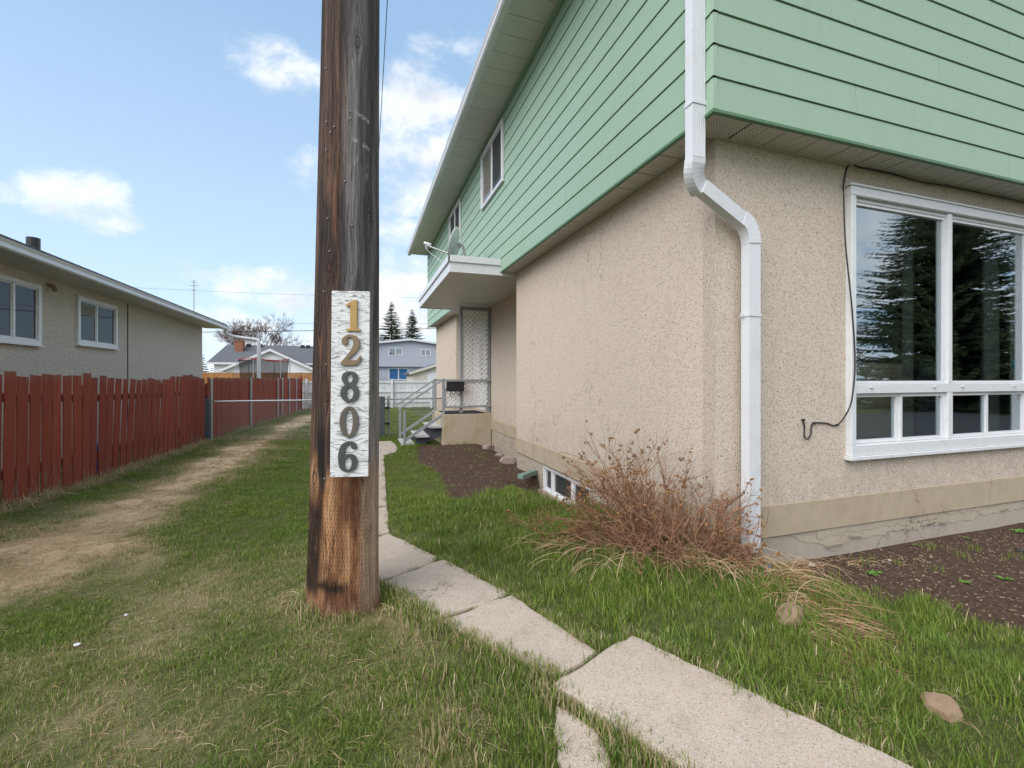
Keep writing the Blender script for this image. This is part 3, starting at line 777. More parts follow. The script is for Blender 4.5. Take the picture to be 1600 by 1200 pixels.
# chips, crumbs and dead leaves lying on the soil beds
mb = MB()
for poly, n in ((soil_near, 7000), (soil_far, 2200)):
    a = np.array(poly); lo, hi = a.min(0), a.max(0); hi[0] = min(hi[0], 5.6)
    X_, Y_ = rs.uniform(lo[0], hi[0], n), rs.uniform(lo[1], hi[1], n); K_ = inpoly(X_, Y_, poly) & ~((X_ > XW - .02) & (Y_ > YF - .02))
    for x, y in zip(X_[K_].tolist(), Y_[K_].tolist()):
        s = rnd.uniform(.002, .008) if rnd.random() < .96 else rnd.uniform(.008, .014); z = gh(x, y); s *= 1.7 if y > 3.5 else 1; an = rnd.uniform(0, 3.14); ti = rnd.uniform(-.4, .4)
        U = Vector((math.cos(an), math.sin(an), ti)).normalized(); V = Vector((-U.y, U.x, rnd.uniform(-.5, .5))).normalized(); N = U.cross(V).normalized()
        mb.cur = rnd.choice([0, 0, 1, 2]); mb.ob((x, y, z + s * .2), U, V, N, -s, s, -s * .35, s * .35, -s * .25, s * .25)
chip0 = simple('brown_mulch_chip', (.13, .085, .06), .95); chip1 = simple('pale_mulch_chip', (.30, .22, .16), .95); chip2 = simple('soil_crumb', (.06, .04, .03), .95)
mb.build('mulch', [chip0, chip1, chip2], label='brown mulch chips and crumbs on the bare soil beds', cat='mulch', kind='stuff')

# ------------------------------------------------------------------ the green house
ZS, ZE = 2.85, 5.28                       # soffit of the overhang, eave soffit
XS, YS = 2.056, 2.233                     # siding planes
ZB1, ZB0 = .29, .06                       # concrete band
H = thing('green_house', (6, 8, 0), 'two storey house with pale green siding over cream stucco, right of the pole', 'house')
UX, UY, UZ = (1, 0, 0), (0, 1, 0), (0, 0, 1)
def wallq(mb, axis, pos, rects, holes, th=.12):
    """wall in plane axis=pos; rects (a0,a1,z0,z1); holes cut through; normal towards minus axis"""
    a0, a1, z0, z1 = rects
    As = sorted({a0, a1} | {h[0] for h in holes} | {h[1] for h in holes}); Zs = sorted({z0, z1} | {h[2] for h in holes} | {h[3] for h in holes})
    pt = (lambda a, d, z: (pos + d, a, z)) if axis == 'x' else (lambda a, d, z: (a, pos + d, z))
    solid = lambda a, z: a0 < a < a1 and z0 < z < z1 and not any(h[0] < a < h[1] and h[2] < z < h[3] for h in holes)
    for i in range(len(As) - 1):
        for j in range(len(Zs) - 1):
            A0, A1, Z0, Z1 = As[i], As[i + 1], Zs[j], Zs[j + 1]; am, zm = (A0 + A1) / 2, (Z0 + Z1) / 2
            if not solid(am, zm): continue
            fl = axis == 'x'
            qd = lambda P: mb.add(P if not fl else P[::-1], [(0, 1, 2, 3)])
            qd([pt(A0, 0, Z0), pt(A1, 0, Z0), pt(A1, 0, Z1), pt(A0, 0, Z1)])
            qd([pt(A0, th, Z0), pt(A0, th, Z1), pt(A1, th, Z1), pt(A1, th, Z0)])
            if not solid(A0 - 1e-3, zm): qd([pt(A0, 0, Z0), pt(A0, 0, Z1), pt(A0, th, Z1), pt(A0, th, Z0)])
            if not solid(A1 + 1e-3, zm): qd([pt(A1, 0, Z0), pt(A1, th, Z0), pt(A1, th, Z1), pt(A1, 0, Z1)])
            if not solid(am, Z0 - 1e-3): qd([pt(A0, 0, Z0), pt(A0, th, Z0), pt(A1, th, Z0), pt(A1, 0, Z0)])
            if not solid(am, Z1 + 1e-3): qd([pt(A0, 0, Z1), pt(A1, 0, Z1), pt(A1, th, Z1), pt(A0, th, Z1)])
    return mb
WX0, WX1, WZ0, WZ1 = 3.55, 5.97, .60, 2.675
Y1 = 6.65; XR = 2.75; YP = 11.35
mb = MB()
wallq(mb, 'y', YF, (XW, 10.4, ZB1, ZS), [(WX0 + .02, WX1 - .02, WZ0 + .02, WZ1 - .02)])
mb.build('stucco_wall', M['stucco'], H)
wallq(MB(), 'x', XW, (YF + .0005, Y1, ZB1, ZS), []).build('stucco_wall', M['stucco'], H)
mb = MB(); mb.box(XW + .12, XR + .1, Y1 - .12, Y1 - .001, -.6, ZS); mb.build('stucco_wall', M['stucco'], H)
wallq(MB(), 'x', XR, (Y1, YP, ZB1, ZS), [(10.15, 11.1, .45, 2.5)]).build('stucco_wall', M['stucco'], H)
mb = MB(); mb.box(XW, XR - .001, YP, YP + .12, -.6, ZS); mb.build('stucco_wall', M['stucco'], H)
wallq(MB(), 'x', XW, (YP + .121, YB, -.6, ZS), []).build('stucco_wall', M['stucco'], H)
mb = MB(); mb.box(XW + .121, 10.4, YB - .12, YB, -.6, ZS); mb.box(10.4, 10.5, YF, YB, -.6, ZS); mb.build('stucco_wall', M['stucco'], H)
# faint upright stucco return on the side wall close to the corner
# concrete band and foundation below it
mb = MB(); mb.box(XW - .012, 10.4, YF - .012, YF + .1, ZB0, ZB1 - .001); mb.build('concrete_band', M['band'], H, bevel=.004)
mb = MB(); mb.box(XW - .012, XW + .1, YF + .1005, Y1, ZB0, ZB1 - .001); mb.build('concrete_band', M['band'], H, bevel=.004)
mb = MB(); mb.box(XR - .012, XR + .1, Y1 + .0005, 9.66, ZB0, ZB1 - .001); mb.build('concrete_band', M['band'], H, bevel=.004)
mb = MB(); mb.box(XW + .012, 10.4, YF + .012, YF + .1, -.6, ZB0 - .001); mb.build('foundation', M['found'], H)
BW = (4.28, 5.6, -.30, .035)
wallq(MB(), 'x', XW + .006, (YF + .1, Y1, -.75, ZB0 - .001), [BW]).build('foundation', M['stucco_low'], H)
mb = MB(); mb.box(XR + .006, XR + .1, Y1 + .0005, 9.66, -.6, ZB0 - .001); mb.build('foundation', M['stucco_low'], H)
# flaking layer of parging on the front foundation, torn along its lower edge
def torn(x0, x1, n, f, d0, d1, ztop):
    mb = MB(); V = []; F = []
    for i in range(n + 1):
        x = x0 + (x1 - x0) * i / n; z = f(x)
        z = min(z, ztop - .004)
        zm = (z + ztop) / 2; nz = (float(vnoise(np.array(x * 14), np.array(3.), 9)) - .5) * .004
        V += [(x, YF + .012, z), (x, YF + d0, z), (x, YF + d1 + nz, zm), (x, YF + d1, ztop), (x, YF + .012, ztop)]
    for i in range(n): F += [(i * 5 + k, i * 5 + k + 1, i * 5 + 5 + k + 1, i * 5 + 5 + k) for k in range(4)]
    mb.add(V, F); return mb
def edge1(x):
    b = np.interp(x, [2.95, 3.15, 3.42, 3.6, 4.2, 4.6, 6.2], [.05, -.03, -.105, -.075, -.035, -.045, .0])
    return float(b) + (float(fbm(np.array(x * 9.), np.array(1.5), 4)) - .5) * .085
def edge2(x): return edge1(x * 1.02 + .4) + .055 + (float(fbm(np.array(x * 16.), np.array(8.5), 6)) - .5) * .05
torn(2.98, 6.3, 200, edge1, .008, .007, ZB0 - .002).build('parging_layer', M['flake'], H)
torn(3.25, 6.3, 180, edge2, .003, .002, ZB0 - .003).build('parging_layer', M['flake'], H)
mb = MB()
for i in range(5):
    x = rnd.uniform(3.3, 5.8); z = edge1(x) + rnd.uniform(0, .07); w = rnd.uniform(.03, .09)
    if z > ZB0 - .03: continue
    mb.ob((x, YF - .002, z), (1, 0, rnd.uniform(-.3, .3)), (0, -.35, 1), (0, -1, -.3), -w, w, 0, rnd.uniform(.012, .03), 0, .004)
tag(mb.build('paint_flakes', M['flake'], H), kind='stuff')

# lap siding: one board per course, side wall and front wall
BH = (ZE - ZS) / 12
def board(axis, k, a0, a1, m=None, z0=None, z1=None):
    z0 = ZS + .012 + k * BH if z0 is None else z0; z1 = z0 + BH - .009 if z1 is None else z1
    mb = MB()
    if axis == 'x':
        V = [(XS + d, y, z) for y, s in ((a0, 0), (a1, 0)) for d, z in ((-.003, z0), (.005, z1), (.028, z1), (.028, z0), (.012, z0))]
        # mitre the near end to the front board
        V[0] = (XS - .003, YS - .003, z0); V[1] = (XS + .005, YS + .005, z1)
        if a0 > YS + .1: V[0] = (XS - .003, a0, z0); V[1] = (XS + .005, a0, z1)
    else:
        V = [(x, YS + d, z) for x in (a0, a1) for d, z in ((-.003, z0), (.005, z1), (.028, z1), (.028, z0), (.012, z0))]
        if a0 < XS + .1: V[0] = (XS - .003, YS - .003, z0); V[1] = (XS + .005, YS + .005, z1)
    F = [(0, 1, 6, 5), (1, 2, 7, 6), (2, 3, 8, 7), (3, 4, 9, 8), (4, 0, 5, 9), (0, 4, 3, 2, 1), (5, 6, 7, 8, 9)]
    if axis == 'x': F = [f[::-1] for f in F]
    mb.add(V, F); return mb.build('siding_board', M['siding'], H)
for k in range(12):
    j = [9.1, 4.35, 11.4, 7.9, 5.5][k % 5]
    if k < 1:
        board('x', k, YS, 6.69); board('x', k, 10.45, 14.9)
    else: board('x', k, YS, j - .002); board('x', k, j + .002, 14.9)
for k in range(12):
    j = [5.1, 3.3, 6.7, 4.2, 7.5][k % 5]; board('y', k, XS, j - .002); board('y', k, j + .002, 10.65)
for k in range(12):
    z0 = ZS + .012 + k * BH; z1 = z0 + BH - .009
    mb = MB()
    V = [(XS - .0045, YS + .03, z0), (XS - .0045, YS - .0045, z0), (XS + .03, YS - .0045, z0), (XS + .03, YS - .001, z0), (XS + .0, YS + .0, z0), (XS - .001, YS + .03, z0)]
    V += [(a + .007, b + (.007 if b < YS + .02 else 0), z1) if a < XS + .02 else (a, b + .007, z1) for a, b, _ in V]
    mb.add(V, [(1, 0, 6, 7), (2, 1, 7, 8), (3, 2, 8, 9), (0, 5, 11, 6), (0, 1, 4, 5), (1, 2, 3, 4)]); mb.build('corner_cap', M['siding'], H)
# dark green sheet behind the board gaps, colouring in the laps' shadow lines
mb = MB(); mb.box(XS + .0285, XS + .0295, YS + .03, 14.88, ZS + .02, ZE + .02); mb.box(XS + .03, 10.6, YS + .0285, YS + .0295, ZS + .02, ZE + .02); tag(mb.build('lap_shadow_sheet', M['siding_trim'], H), kind='stuff')
# front gable above the eave line (outside the frame)
XRg = 6.35; ZR = ZE + (XRg - 1.4) * .33
kk = 12; z = ZS + .012 + 12 * BH
while z + BH < ZR - .1:
    half = (ZR - .1 - z - BH) / .33
    mb = MB(); mb.ob((XRg, YS, z), UX, UZ, (0, -1, 0), -half, half, 0, BH - .009, -.05, 0.0); mb.build('siding_board', M['siding'], H); z += BH
# backing behind the boards so no light leaks between them
mb = MB(); mb.box(XS + .03, XS + .08, YS + .08, 14.88, ZS + .02, ZE + .02); mb.box(XS + .08, 10.6, YS + .03, YS + .08, ZS + .02, ZE + .02)
mb.box(XS + .08, 10.6, 14.8, 14.88, ZS + .02, ZE + .02); mb.box(10.55, 10.6, YS + .08, 14.8, ZS + .02, ZE + .02); mb.build('upper_wall', M['siding'], H)
# dark green starter trim along the foot of the siding
for a, b in ((YS - .0095, 6.69), (10.45, 14.9)): mb = MB(); mb.box(XS - .010, XS + .022, a, b, ZS - .012, ZS + .006); mb.build('siding_trim', M['siding_trim'], H)
mb = MB(); mb.box(XS + .0225, 10.65, YS - .010, YS + .022, ZS - .012, ZS + .006); mb.build('siding_trim', M['siding_trim'], H)
# overhang soffit: perforated panels, one object each, with V-groove seams between them
def soffit_panels(x0, x1, y0, y1, along, w, z, name, m, parent, gap=.012, ridge=True):
    n = max(1, round(((x1 - x0) if along == 'x' else (y1 - y0)) / w)); me = None
    L = ((x1 - x0) if along == 'x' else (y1 - y0)) / n
    for i in range(n):
        if me is None:
            mb = MB(); D = (y1 - y0) if along == 'x' else (x1 - x0)
            def bx(a0, a1, za, zb):
                if along == 'x': mb.box(a0, a1, -D / 2, D / 2, za, zb)
                else: mb.box(-D / 2, D / 2, a0, a1, za, zb)
            bx(-L / 2 + gap / 2, L / 2 - gap / 2, 0, .012)
            if ridge: bx(-L * .02, L * .02, -.003, -.0001)
            me = mesh_of(mb, name, m)
        c = (i + .5) * L
        loc = (x0 + c, (y0 + y1) / 2, z) if along == 'x' else ((x0 + x1) / 2, y0 + c, z)
        place(name, me, loc, parent)
mb = MB(); mb.box(XS + .01, XW + .1, YS + .3, 14.85, ZS + .016, ZS + .019); mb.box(XS + .01, 10.6, YS + .01, YF + .1, ZS + .016, ZS + .019)
mb.build('soffit_backing', M['seam'], H)
soffit_panels(XW + .1, 10.6, YS + .022, YF, 'x', .3, ZS, 'soffit_panel', M['soffit'], H)
soffit_panels(XS + .022, XW, YF + .03, 6.66, 'y', .3, ZS, 'soffit_panel', M['soffit'], H)
soffit_panels(XS + .022, XW, 10.5, YB, 'y', .3, ZS, 'soffit_panel', M['soffit'], H)
mb = MB(); mb.add([(XS + .022, YS + .022, ZS), (XW + .09, YS + .022, ZS), (XW + .09, YF, ZS), (XW, YF, ZS)], [(0, 3, 2, 1)]); mb.build('soffit_panel', M['soffit'], H)
mb = MB(); mb.add([(XS + .022, YS + .03, ZS), (XW - .01, YF, ZS), (XW - .01, YF + .025, ZS), (XS + .022, YF + .025, ZS)], [(0, 3, 2, 1)]); mb.build('soffit_panel', M['soffit'], H)
mb = MB(); mb.beam((XS + .02, YS + .02, ZS - .004), (XW - .005, YF - .005, ZS - .004), .018, .01)
mb.box(XW - .012, XW - .0005, YF - .012, Y1, ZS - .014, ZS + .002); mb.box(XW, 10.4, YF - .012, YF - .0005, ZS - .014, ZS + .002); mb.build('soffit_trim', M['soffit'], H)
# soffit above the recessed entrance
mb = MB(); mb.box(XW + .0, XR + .05, Y1 + .001, YP - .001, ZS - .02, ZS + .0); mb.build('entrance_soffit', M['eave_soffit'], H)

# main eave, gutter and roof
GX = 1.43
soffit_panels(GX + .12, XS + .0, 1.75, 15.1, 'y', .3, ZE, 'eave_soffit_panel', M['eave_soffit'], H, gap=.007, ridge=False)
mb = MB(); mb.box(GX + .12, XS + .05, 1.75, 15.1, ZE + .014, ZE + .018); mb.build('soffit_backing', M['seam'], H)
mb = MB(); mb.box(XS - .04, XS - .0035, YS, 14.9, ZE - .035, ZE - .0005); mb.build('frieze_trim', M['siding'], H)
mb = MB(); mb.box(GX + .10, GX + .119, 1.7, 15.2, ZE - .01, ZE + .15); mb.build('fascia', M['grey_metal'], H)
def gutter(x, y0, y1, z, s=1):
    prof = [(0, .12), (0, .115), (.02, .075), (.012, .02), (.03, 0), (.095, 0), (.095, .13), (.09, .13), (.09, .006), (.034, .006), (.018, .022), (.026, .076), (.008, .12)]
    mb = MB(); n = len(prof); V = [(x + s * a, y, z + b) for y in (y0, y1) for a, b in prof]
    F = [(i, (i + 1) % n, n + (i + 1) % n, n + i) for i in range(n)]; 
    if s > 0: F = [f[::-1] for f in F]
    mb.add(V, F); mb.box(*( (x + .012, x + .095) if s > 0 else (x - .095, x - .012)), y1 - .003, y1, z + .005, z + .12); mb.box(*((x + .012, x + .095) if s > 0 else (x - .095, x - .012)), y0, y0 + .003, z + .005, z + .12)
    return mb
gutter(GX, 1.7, 15.2, ZE - .02).build('gutter', M['white_metal'], H)
mb = MB()
rz0 = ZE + .13
for y0, y1 in ((1.68, 15.22),):
    V = [(GX + .03, y0, rz0), (XRg, y0, rz0 + (XRg - GX) * .33), (2 * XRg - GX, y0, rz0), (GX + .03, y0, rz0 + .03), (XRg, y0, rz0 + .03 + (XRg - GX) * .33), (2 * XRg - GX, y0, rz0 + .03)]
    V += [(a, y1, c) for a, b, c in V]
    mb.add(V, [(0, 1, 4, 3), (1, 2, 5, 4), (6, 9, 10, 7), (7, 10, 11, 8), (3, 4, 10, 9), (4, 5, 11, 10), (0, 6, 7, 1), (1, 7, 8, 2), (0, 3, 9, 6), (2, 8, 11, 5)])
mb.build('roof', M['roof_grey'], H)

# windows -----------------------------------------------------------------
def window(parent, P, U, N, w, h, cols, mframe, mglass, fw=.05, dep=.05, rec=-.01, name='window', label=None, sill=False, mull=.04, glass_list=None):
    """P lower left corner on the wall plane, U along the wall, N outwards; cols = fractions of the mullions"""
    win = MB()
    e = .001
    win.ob(P, U, UZ, N, 0, w, 0, fw, rec, dep); win.ob(P, U, UZ, N, 0, w, h - fw, h, rec, dep)
    win.ob(P, U, UZ, N, 0, fw, fw + e, h - fw - e, rec, dep); win.ob(P, U, UZ, N, w - fw, w, fw + e, h - fw - e, rec, dep)
    xs_ = [fw] + [c * w for c in cols] + [w - fw]
    for c in cols: win.ob(P, U, UZ, N, c * w - mull / 2, c * w + mull / 2, fw + e, h - fw - e, rec, dep - .012)
    if sill: win.ob(P, U, UZ, N, -.01, w + .01, -.025, -e, -.005, dep + .03)
    f = win.build(name, mframe, parent, bevel=.003)
    if label: f['label'] = label
    for i in range(len(xs_) - 1):
        a = xs_[i] + (mull / 2 if i else 0); b = xs_[i + 1] - (mull / 2 if i < len(xs_) - 2 else 0)
        s = MB(); sw = .022; d0, d1 = rec + .002, dep - .022 - .006 * (i % 2)
        s.ob(P, U, UZ, N, a + e, b - e, fw + e, fw + sw, d0, d1); s.ob(P, U, UZ, N, a + e, b - e, h - fw - sw, h - fw - e, d0, d1)
        s.ob(P, U, UZ, N, a + e, a + sw, fw + sw + e, h - fw - sw - e, d0, d1); s.ob(P, U, UZ, N, b - sw, b - e, fw + sw + e, h - fw - sw - e, d0, d1)
        s.build('sash', mframe, f)
        g = MB(); gl = mglass if glass_list is None else glass_list[i]
        dd = rec + .012; vs = [Vector(P) + Vector(U) * u + Vector(UZ) * v + Vector(N) * dd for u, v in ((a + sw, fw + sw), (b - sw, fw + sw), (b - sw, h - fw - sw), (a + sw, h - fw - sw))]
        g.ob(P, U, UZ, N, a + sw - .004, b - sw + .004, fw + sw - .004, h - fw - sw + .004, dd - .004, dd); g.build('pane', gl, f)
    return f
NX, NY = (-1, 0, 0), (0, -1, 0)
# upper side windows, surface mounted on the siding
window(H, (XS, 6.51, HC + 2.99), UY, NX, 1.29, .96, [.5], M['vinyl'], M['glass_blind'], fw=.055, dep=.04, rec=.0, mull=.03, label='upper side window nearer the front with half drawn curtain', glass_list=[M['glass_dark'], M['glass_blind']])
window(H, (XS, 9.62, HC + 2.95), UY, NX, 1.25, .97, [.5], M['vinyl'], M['glass_dark'], fw=.055, dep=.04, rec=.0, mull=.03, label='upper side window behind the satellite dish')
# basement window
bwf = window(H, (XW + .02, BW[0], BW[2]), UY, NX, BW[1] - BW[0], BW[3] - BW[2], [.36, .8], M['vinyl'], M['glass_dark'], fw=.03, dep=.005, rec=-.05, mull=.05, label='low basement window with white frame behind the shrub')
mb = MB(); mb.box(XW + .2, XW + .25, BW[0] - .1, BW[1] + .1, BW[2] - .1, BW[3] + .1); mb.build('basement_lining', M['wallboard'], H)
mb = MB(); mb.box(XW - .035, XW + .02, BW[0] - .08, BW[1] + .1, BW[2] - .06, BW[2] - .003); mb.build('window_ledge', simple('pinkish_ledge', (.33, .22, .17), .9, dirt=((.12, .1, .08), .5)), H, bevel=.004)
mb = MB()
for z_ in (-.40, -.36): mb.box(XW - .09, XW - .055, BW[0] + .1, BW[1] - .1, z_, z_ + .018)
mb.box(XW - .10, XW + .0, BW[0] - .1, BW[1] - .15, -.47, -.405); mb.build('well_edging', M['galv_dull'], H)
# big front window: tall picture panes over a row of sliders
FW = MB(); P = (WX0, YF, 0); fw = .052; e = .001
Wd = WX1 - WX0; zr = 1.125; zr2 = 1.19
F_ = lambda u0, u1, v0, v1, d0=-.04, d1=.045: FW.ob((WX0, YF, 0), UX, UZ, NY, u0, u1, v0, v1, d0, d1)
F_(0, Wd, WZ0, WZ0 + .085); F_(0, Wd, WZ1 - .07, WZ1); F_(0, fw, WZ0 + .086, WZ1 - .071); F_(Wd - fw, Wd, WZ0 + .086, WZ1 - .071)
F_(fw + e, Wd - fw - e, zr - .045, zr + .032, -.04, .03)
F_(Wd / 2 - .026, Wd / 2 + .026, zr + .033, WZ1 - .071, -.04, .03); F_(Wd / 2 - .032, Wd / 2 + .032, WZ0 + .086, zr - .046, -.04, .03)
fwin = FW.build('window', M['vinyl'], H, bevel=.004); fwin['label'] = 'wide white framed front window with two tall panes over four small ones'
tr = MB(); tr.ob((WX0, YF, 0), UX, UZ, NY, -.02, Wd + .02, WZ0 - .03, WZ0 - .001, 0, .06); tr.build('sill', M['vinyl'], fwin, bevel=.003)
tr = MB(); tr.ob((WX0, YF, 0), UX, UZ, NY, -.02, Wd + .02, WZ1 + .001, WZ1 + .018, -.0, .055)
tr.build('drip_cap', M['vinyl'], fwin, bevel=.003)
tr = MB(); tr.ob((WX0, YF, 0), UX, UZ, NY, fw, Wd - fw, WZ1 - .071 - .03, WZ1 - .072, -.03, .012)
tr.build('head_trim', M['vinyl'], fwin, bevel=.003)
def pane(u0, u1, v0, v1, sash=.02, d=-.012, dark=False):
    s = MB(); o = lambda a, b, c, dd: s.ob((WX0, YF, 0), UX, UZ, NY, a, b, c, dd, d - .012, d + .016)
    o(u0, u1, v0, v0 + sash); o(u0, u1, v1 - sash, v1); o(u0, u0 + sash, v0 + sash + e, v1 - sash - e); o(u1 - sash, u1, v0 + sash + e, v1 - sash - e); s.build('sash', M['vinyl'], fwin)
    g = MB(); g.ob((WX0, YF, 0), UX, UZ, NY, u0 + sash - .003, u1 - sash + .003, v0 + sash - .003, v1 - sash + .003, d - .003, d); g.build('pane', M['glass'], fwin)
pane(fw + .002, Wd / 2 - .028, zr + .034, WZ1 - .103); pane(Wd / 2 + .028, Wd - fw - .002, zr + .034, WZ1 - .103)
for a in (fw + .002, Wd / 2 + .034):
    b = a + Wd / 2 - .032 - fw - .004; mid = (a + b) / 2
    flip = a > 1
    pane(a, mid + (.0 if not flip else -.02), WZ0 + .088, zr - .048, .026, -.012 - (.012 if not flip else 0)); pane(mid + (.002 if not flip else -.018), b, WZ0 + .088, zr - .048, .026, -.012 - (.012 if flip else 0))
mb = MB()
for u in (.22, .98, 1.35, 2.1):
    for v in (WZ0 + .045, zr + .0): mb.ob((WX0, YF, 0), UX, UZ, NY, u, u + .03, v, v + .006, .028, .047)
mb.build('weep_hole_covers', M['grey_metal'], fwin)
mb = MB(); mb.ob((WX0, YF, 0), UX, UZ, NY, 2.2, 2.245, 1.29, 1.37, -.018, -.0155); mb.build('sticker', M['teal'], fwin, label='small teal sticker low in the right hand pane')

# the room behind the window
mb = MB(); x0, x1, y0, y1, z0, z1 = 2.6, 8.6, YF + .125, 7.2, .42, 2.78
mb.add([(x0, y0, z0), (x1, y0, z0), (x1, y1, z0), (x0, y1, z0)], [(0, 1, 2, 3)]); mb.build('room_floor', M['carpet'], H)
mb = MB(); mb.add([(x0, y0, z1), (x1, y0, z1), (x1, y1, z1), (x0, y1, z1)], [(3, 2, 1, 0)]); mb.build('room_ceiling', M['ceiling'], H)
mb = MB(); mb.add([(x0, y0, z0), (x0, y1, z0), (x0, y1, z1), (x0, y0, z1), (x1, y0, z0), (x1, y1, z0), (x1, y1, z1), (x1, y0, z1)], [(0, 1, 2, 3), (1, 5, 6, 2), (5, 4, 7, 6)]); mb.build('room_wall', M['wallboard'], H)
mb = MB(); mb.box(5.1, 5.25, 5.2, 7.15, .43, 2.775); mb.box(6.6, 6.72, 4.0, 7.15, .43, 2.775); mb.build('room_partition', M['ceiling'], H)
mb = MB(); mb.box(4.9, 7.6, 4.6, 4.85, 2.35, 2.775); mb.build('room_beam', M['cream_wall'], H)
def curtain(x0, x1, y, z0, z1, name='curtain'):
    mb = MB(); n = 28; V = []
    for i in range(n + 1):
        x = x0 + (x1 - x0) * i / n; yy = y + .018 * math.sin(i * 1.55)
        V += [(x, yy, z0), (x, yy, z1), (x, yy + .004, z1), (x, yy + .004, z0)]
    mb.add(V, [(i * 4 + a, i * 4 + 4 + a, i * 4 + 4 + (a + 1) % 4, i * 4 + (a + 1) % 4) for i in range(n) for a in range(4)])
    return mb.build(name, M['curtain'], None)
for i, (a, b, lb) in enumerate(((3.50, 3.66, 'narrow pale curtain at the left edge of the front window'), (4.60, 4.70, 'narrow pale curtain beside the middle mullion of the front window'), (5.76, 5.98, 'pale curtain at the right edge of the front window'))):
    tag(curtain(a, b, YF + .22, .55, 2.7), lb, 'curtain', 'curtains inside the front window')
so = thing('sofa', (4.3, 3.25, .42), 'brown fabric sofa seen through the front window', 'sofa')
for nm, b in (('back', (3.55, 5.0, 2.85, 3.08, .62, 1.34)), ('arm', (3.45, 3.63, 3.09, 3.75, .5, 1.02)), ('arm', (4.9, 5.08, 3.09, 3.75, .5, 1.02)), ('seat', (3.64, 4.89, 3.09, 3.75, .48, .86))):
    mb = MB(); mb.box(*b); o = mb.build(nm, M['sofa'], so, bevel=.05); o.modifiers[0].segments = 3
    if nm == 'back': pass
mb = MB(); mb.box(5.35, 5.72, 3.0, 3.3, .42, 1.36); mb.box(5.33, 5.74, 2.98, 3.32, 1.361, 1.40)
mb.build('storage_bin', simple('dark_grey_plastic', (.07, .07, .08), .5), label='dark grey bin with lid inside beyond the right hand pane', cat='bin', bevel=.01)
mb = MB(); mb.add([(3.93, 2.78, .62), (4.08, 2.80, .62), (4.06, 2.79, .80), (3.99, 2.79, .93), (3.93, 2.86, .62), (4.08, 2.88, .62), (4.06, 2.85, .80), (3.99, 2.84, .93)], [(0, 1, 2, 3), (7, 6, 5, 4), (0, 3, 7, 4), (1, 5, 6, 2), (3, 2, 6, 7), (0, 4, 5, 1)])
mb.build('cloth', M['cloth_white'], label='white cloth lying behind the lowest left pane', cat='cloth')

# porch canopy, concrete block, door
CX0, CY0, CY1, CZ = 1.255, 6.70, 10.42, 2.80
mb = MB(); mb.box(CX0, XS + .01, CY0, CY0 + .02, CZ, CZ + .24); mb.box(CX0, CX0 + .02, CY0 + .0205, CY1, CZ, CZ + .24); mb.box(CX0, XS, CY1 + .0005, CY1 + .02, CZ, CZ + .24)
cf = mb.build('canopy_fascia', M['white_metal'], H, bevel=.003)
mb = MB(); mb.box(CX0 - .025, XS, CY0 - .025, CY0 - .0005, CZ + .15, CZ + .25); mb.box(CX0 - .025, CX0 - .0005, CY0 - .025, CY1 + .02, CZ + .15, CZ + .25); mb.build('drip_edge', M['white_metal'], H, bevel=.003)
mb = MB(); mb.box(CX0 + .021, XR + .0, CY0 + .021, CY1 - .001, CZ + .2405, CZ + .26); mb.build('canopy_roof', M['roof_grey'], H)
n = 34
me = None
for i in range(n):
    L = (CY1 - CY0 - .05) / n
    if me is None: b_ = MB(); b_.box(-.39 - .0, .39, -L / 2 + .002, L / 2 - .002, 0, .01); me = mesh_of(b_, 'canopy_soffit_panel', M['eave_soffit'])
    place('canopy_soffit_panel', me, ((CX0 + .02 + XS) / 2, CY0 + .04 + (i + .5) * L, CZ + .012), H)
mb = MB(); mb.box(CX0 + .02, XS, CY0 + .02, CY1, CZ + .024, CZ + .03); mb.build('canopy_backing', M['eave_soffit'], H)
mb = MB(); mb.box(XS, XR, CY0 + .01, YP, CZ + .02, CZ + .028); mb.box(XS - .0, XW, 6.67, 6.699, ZS - .06, ZS + .1); mb.build('entrance_soffit', M['eave_soffit'], H)
mb = MB(); mb.box(1.66, XR - .001, 9.66, 11.2, -.5, .42); mb.build('porch_block', M['porch_conc'], H, bevel=.012)
DR = MB(); DR.ob((XR, 10.15, .45), UY, UZ, NX, 0, .95, 0, 2.04, -.06, -.02); dr_ = DR.build('door', M['vinyl'], H, bevel=.003)
DR = MB(); DR.ob((XR, 10.15, .45), UY, UZ, NX, -.05, 0, 0, 2.1, -.06, .02); DR.ob((XR, 10.15, .45), UY, UZ, NX, .95, 1.0, 0, 2.1, -.06, .02); DR.ob((XR, 10.15, .45), UY, UZ, NX, .0005, .9495, 2.045, 2.1, -.06, .02); DR.build('frame', M['vinyl'], dr_)
DR = MB()
for k in range(24):
    a, b = 2 * math.pi * k / 24, 2 * math.pi * (k + 1) / 24
    DR.add([(XR + .018, 10.62, 1.65), (XR + .018, 10.62 + .2 * math.cos(a), 1.65 + .5 * math.sin(a)), (XR + .018, 10.62 + .2 * math.cos(b), 1.65 + .5 * math.sin(b))], [(0, 1, 2)])
DR.build('oval_pane', M['glass_far'], dr_)
DR = MB(); DR.tube([(XR + .02, 10.25, 1.4), (XR - .05, 10.25, 1.4), (XR - .05, 10.35, 1.4)], .012); DR.build('handle', M['black_metal'], dr_)

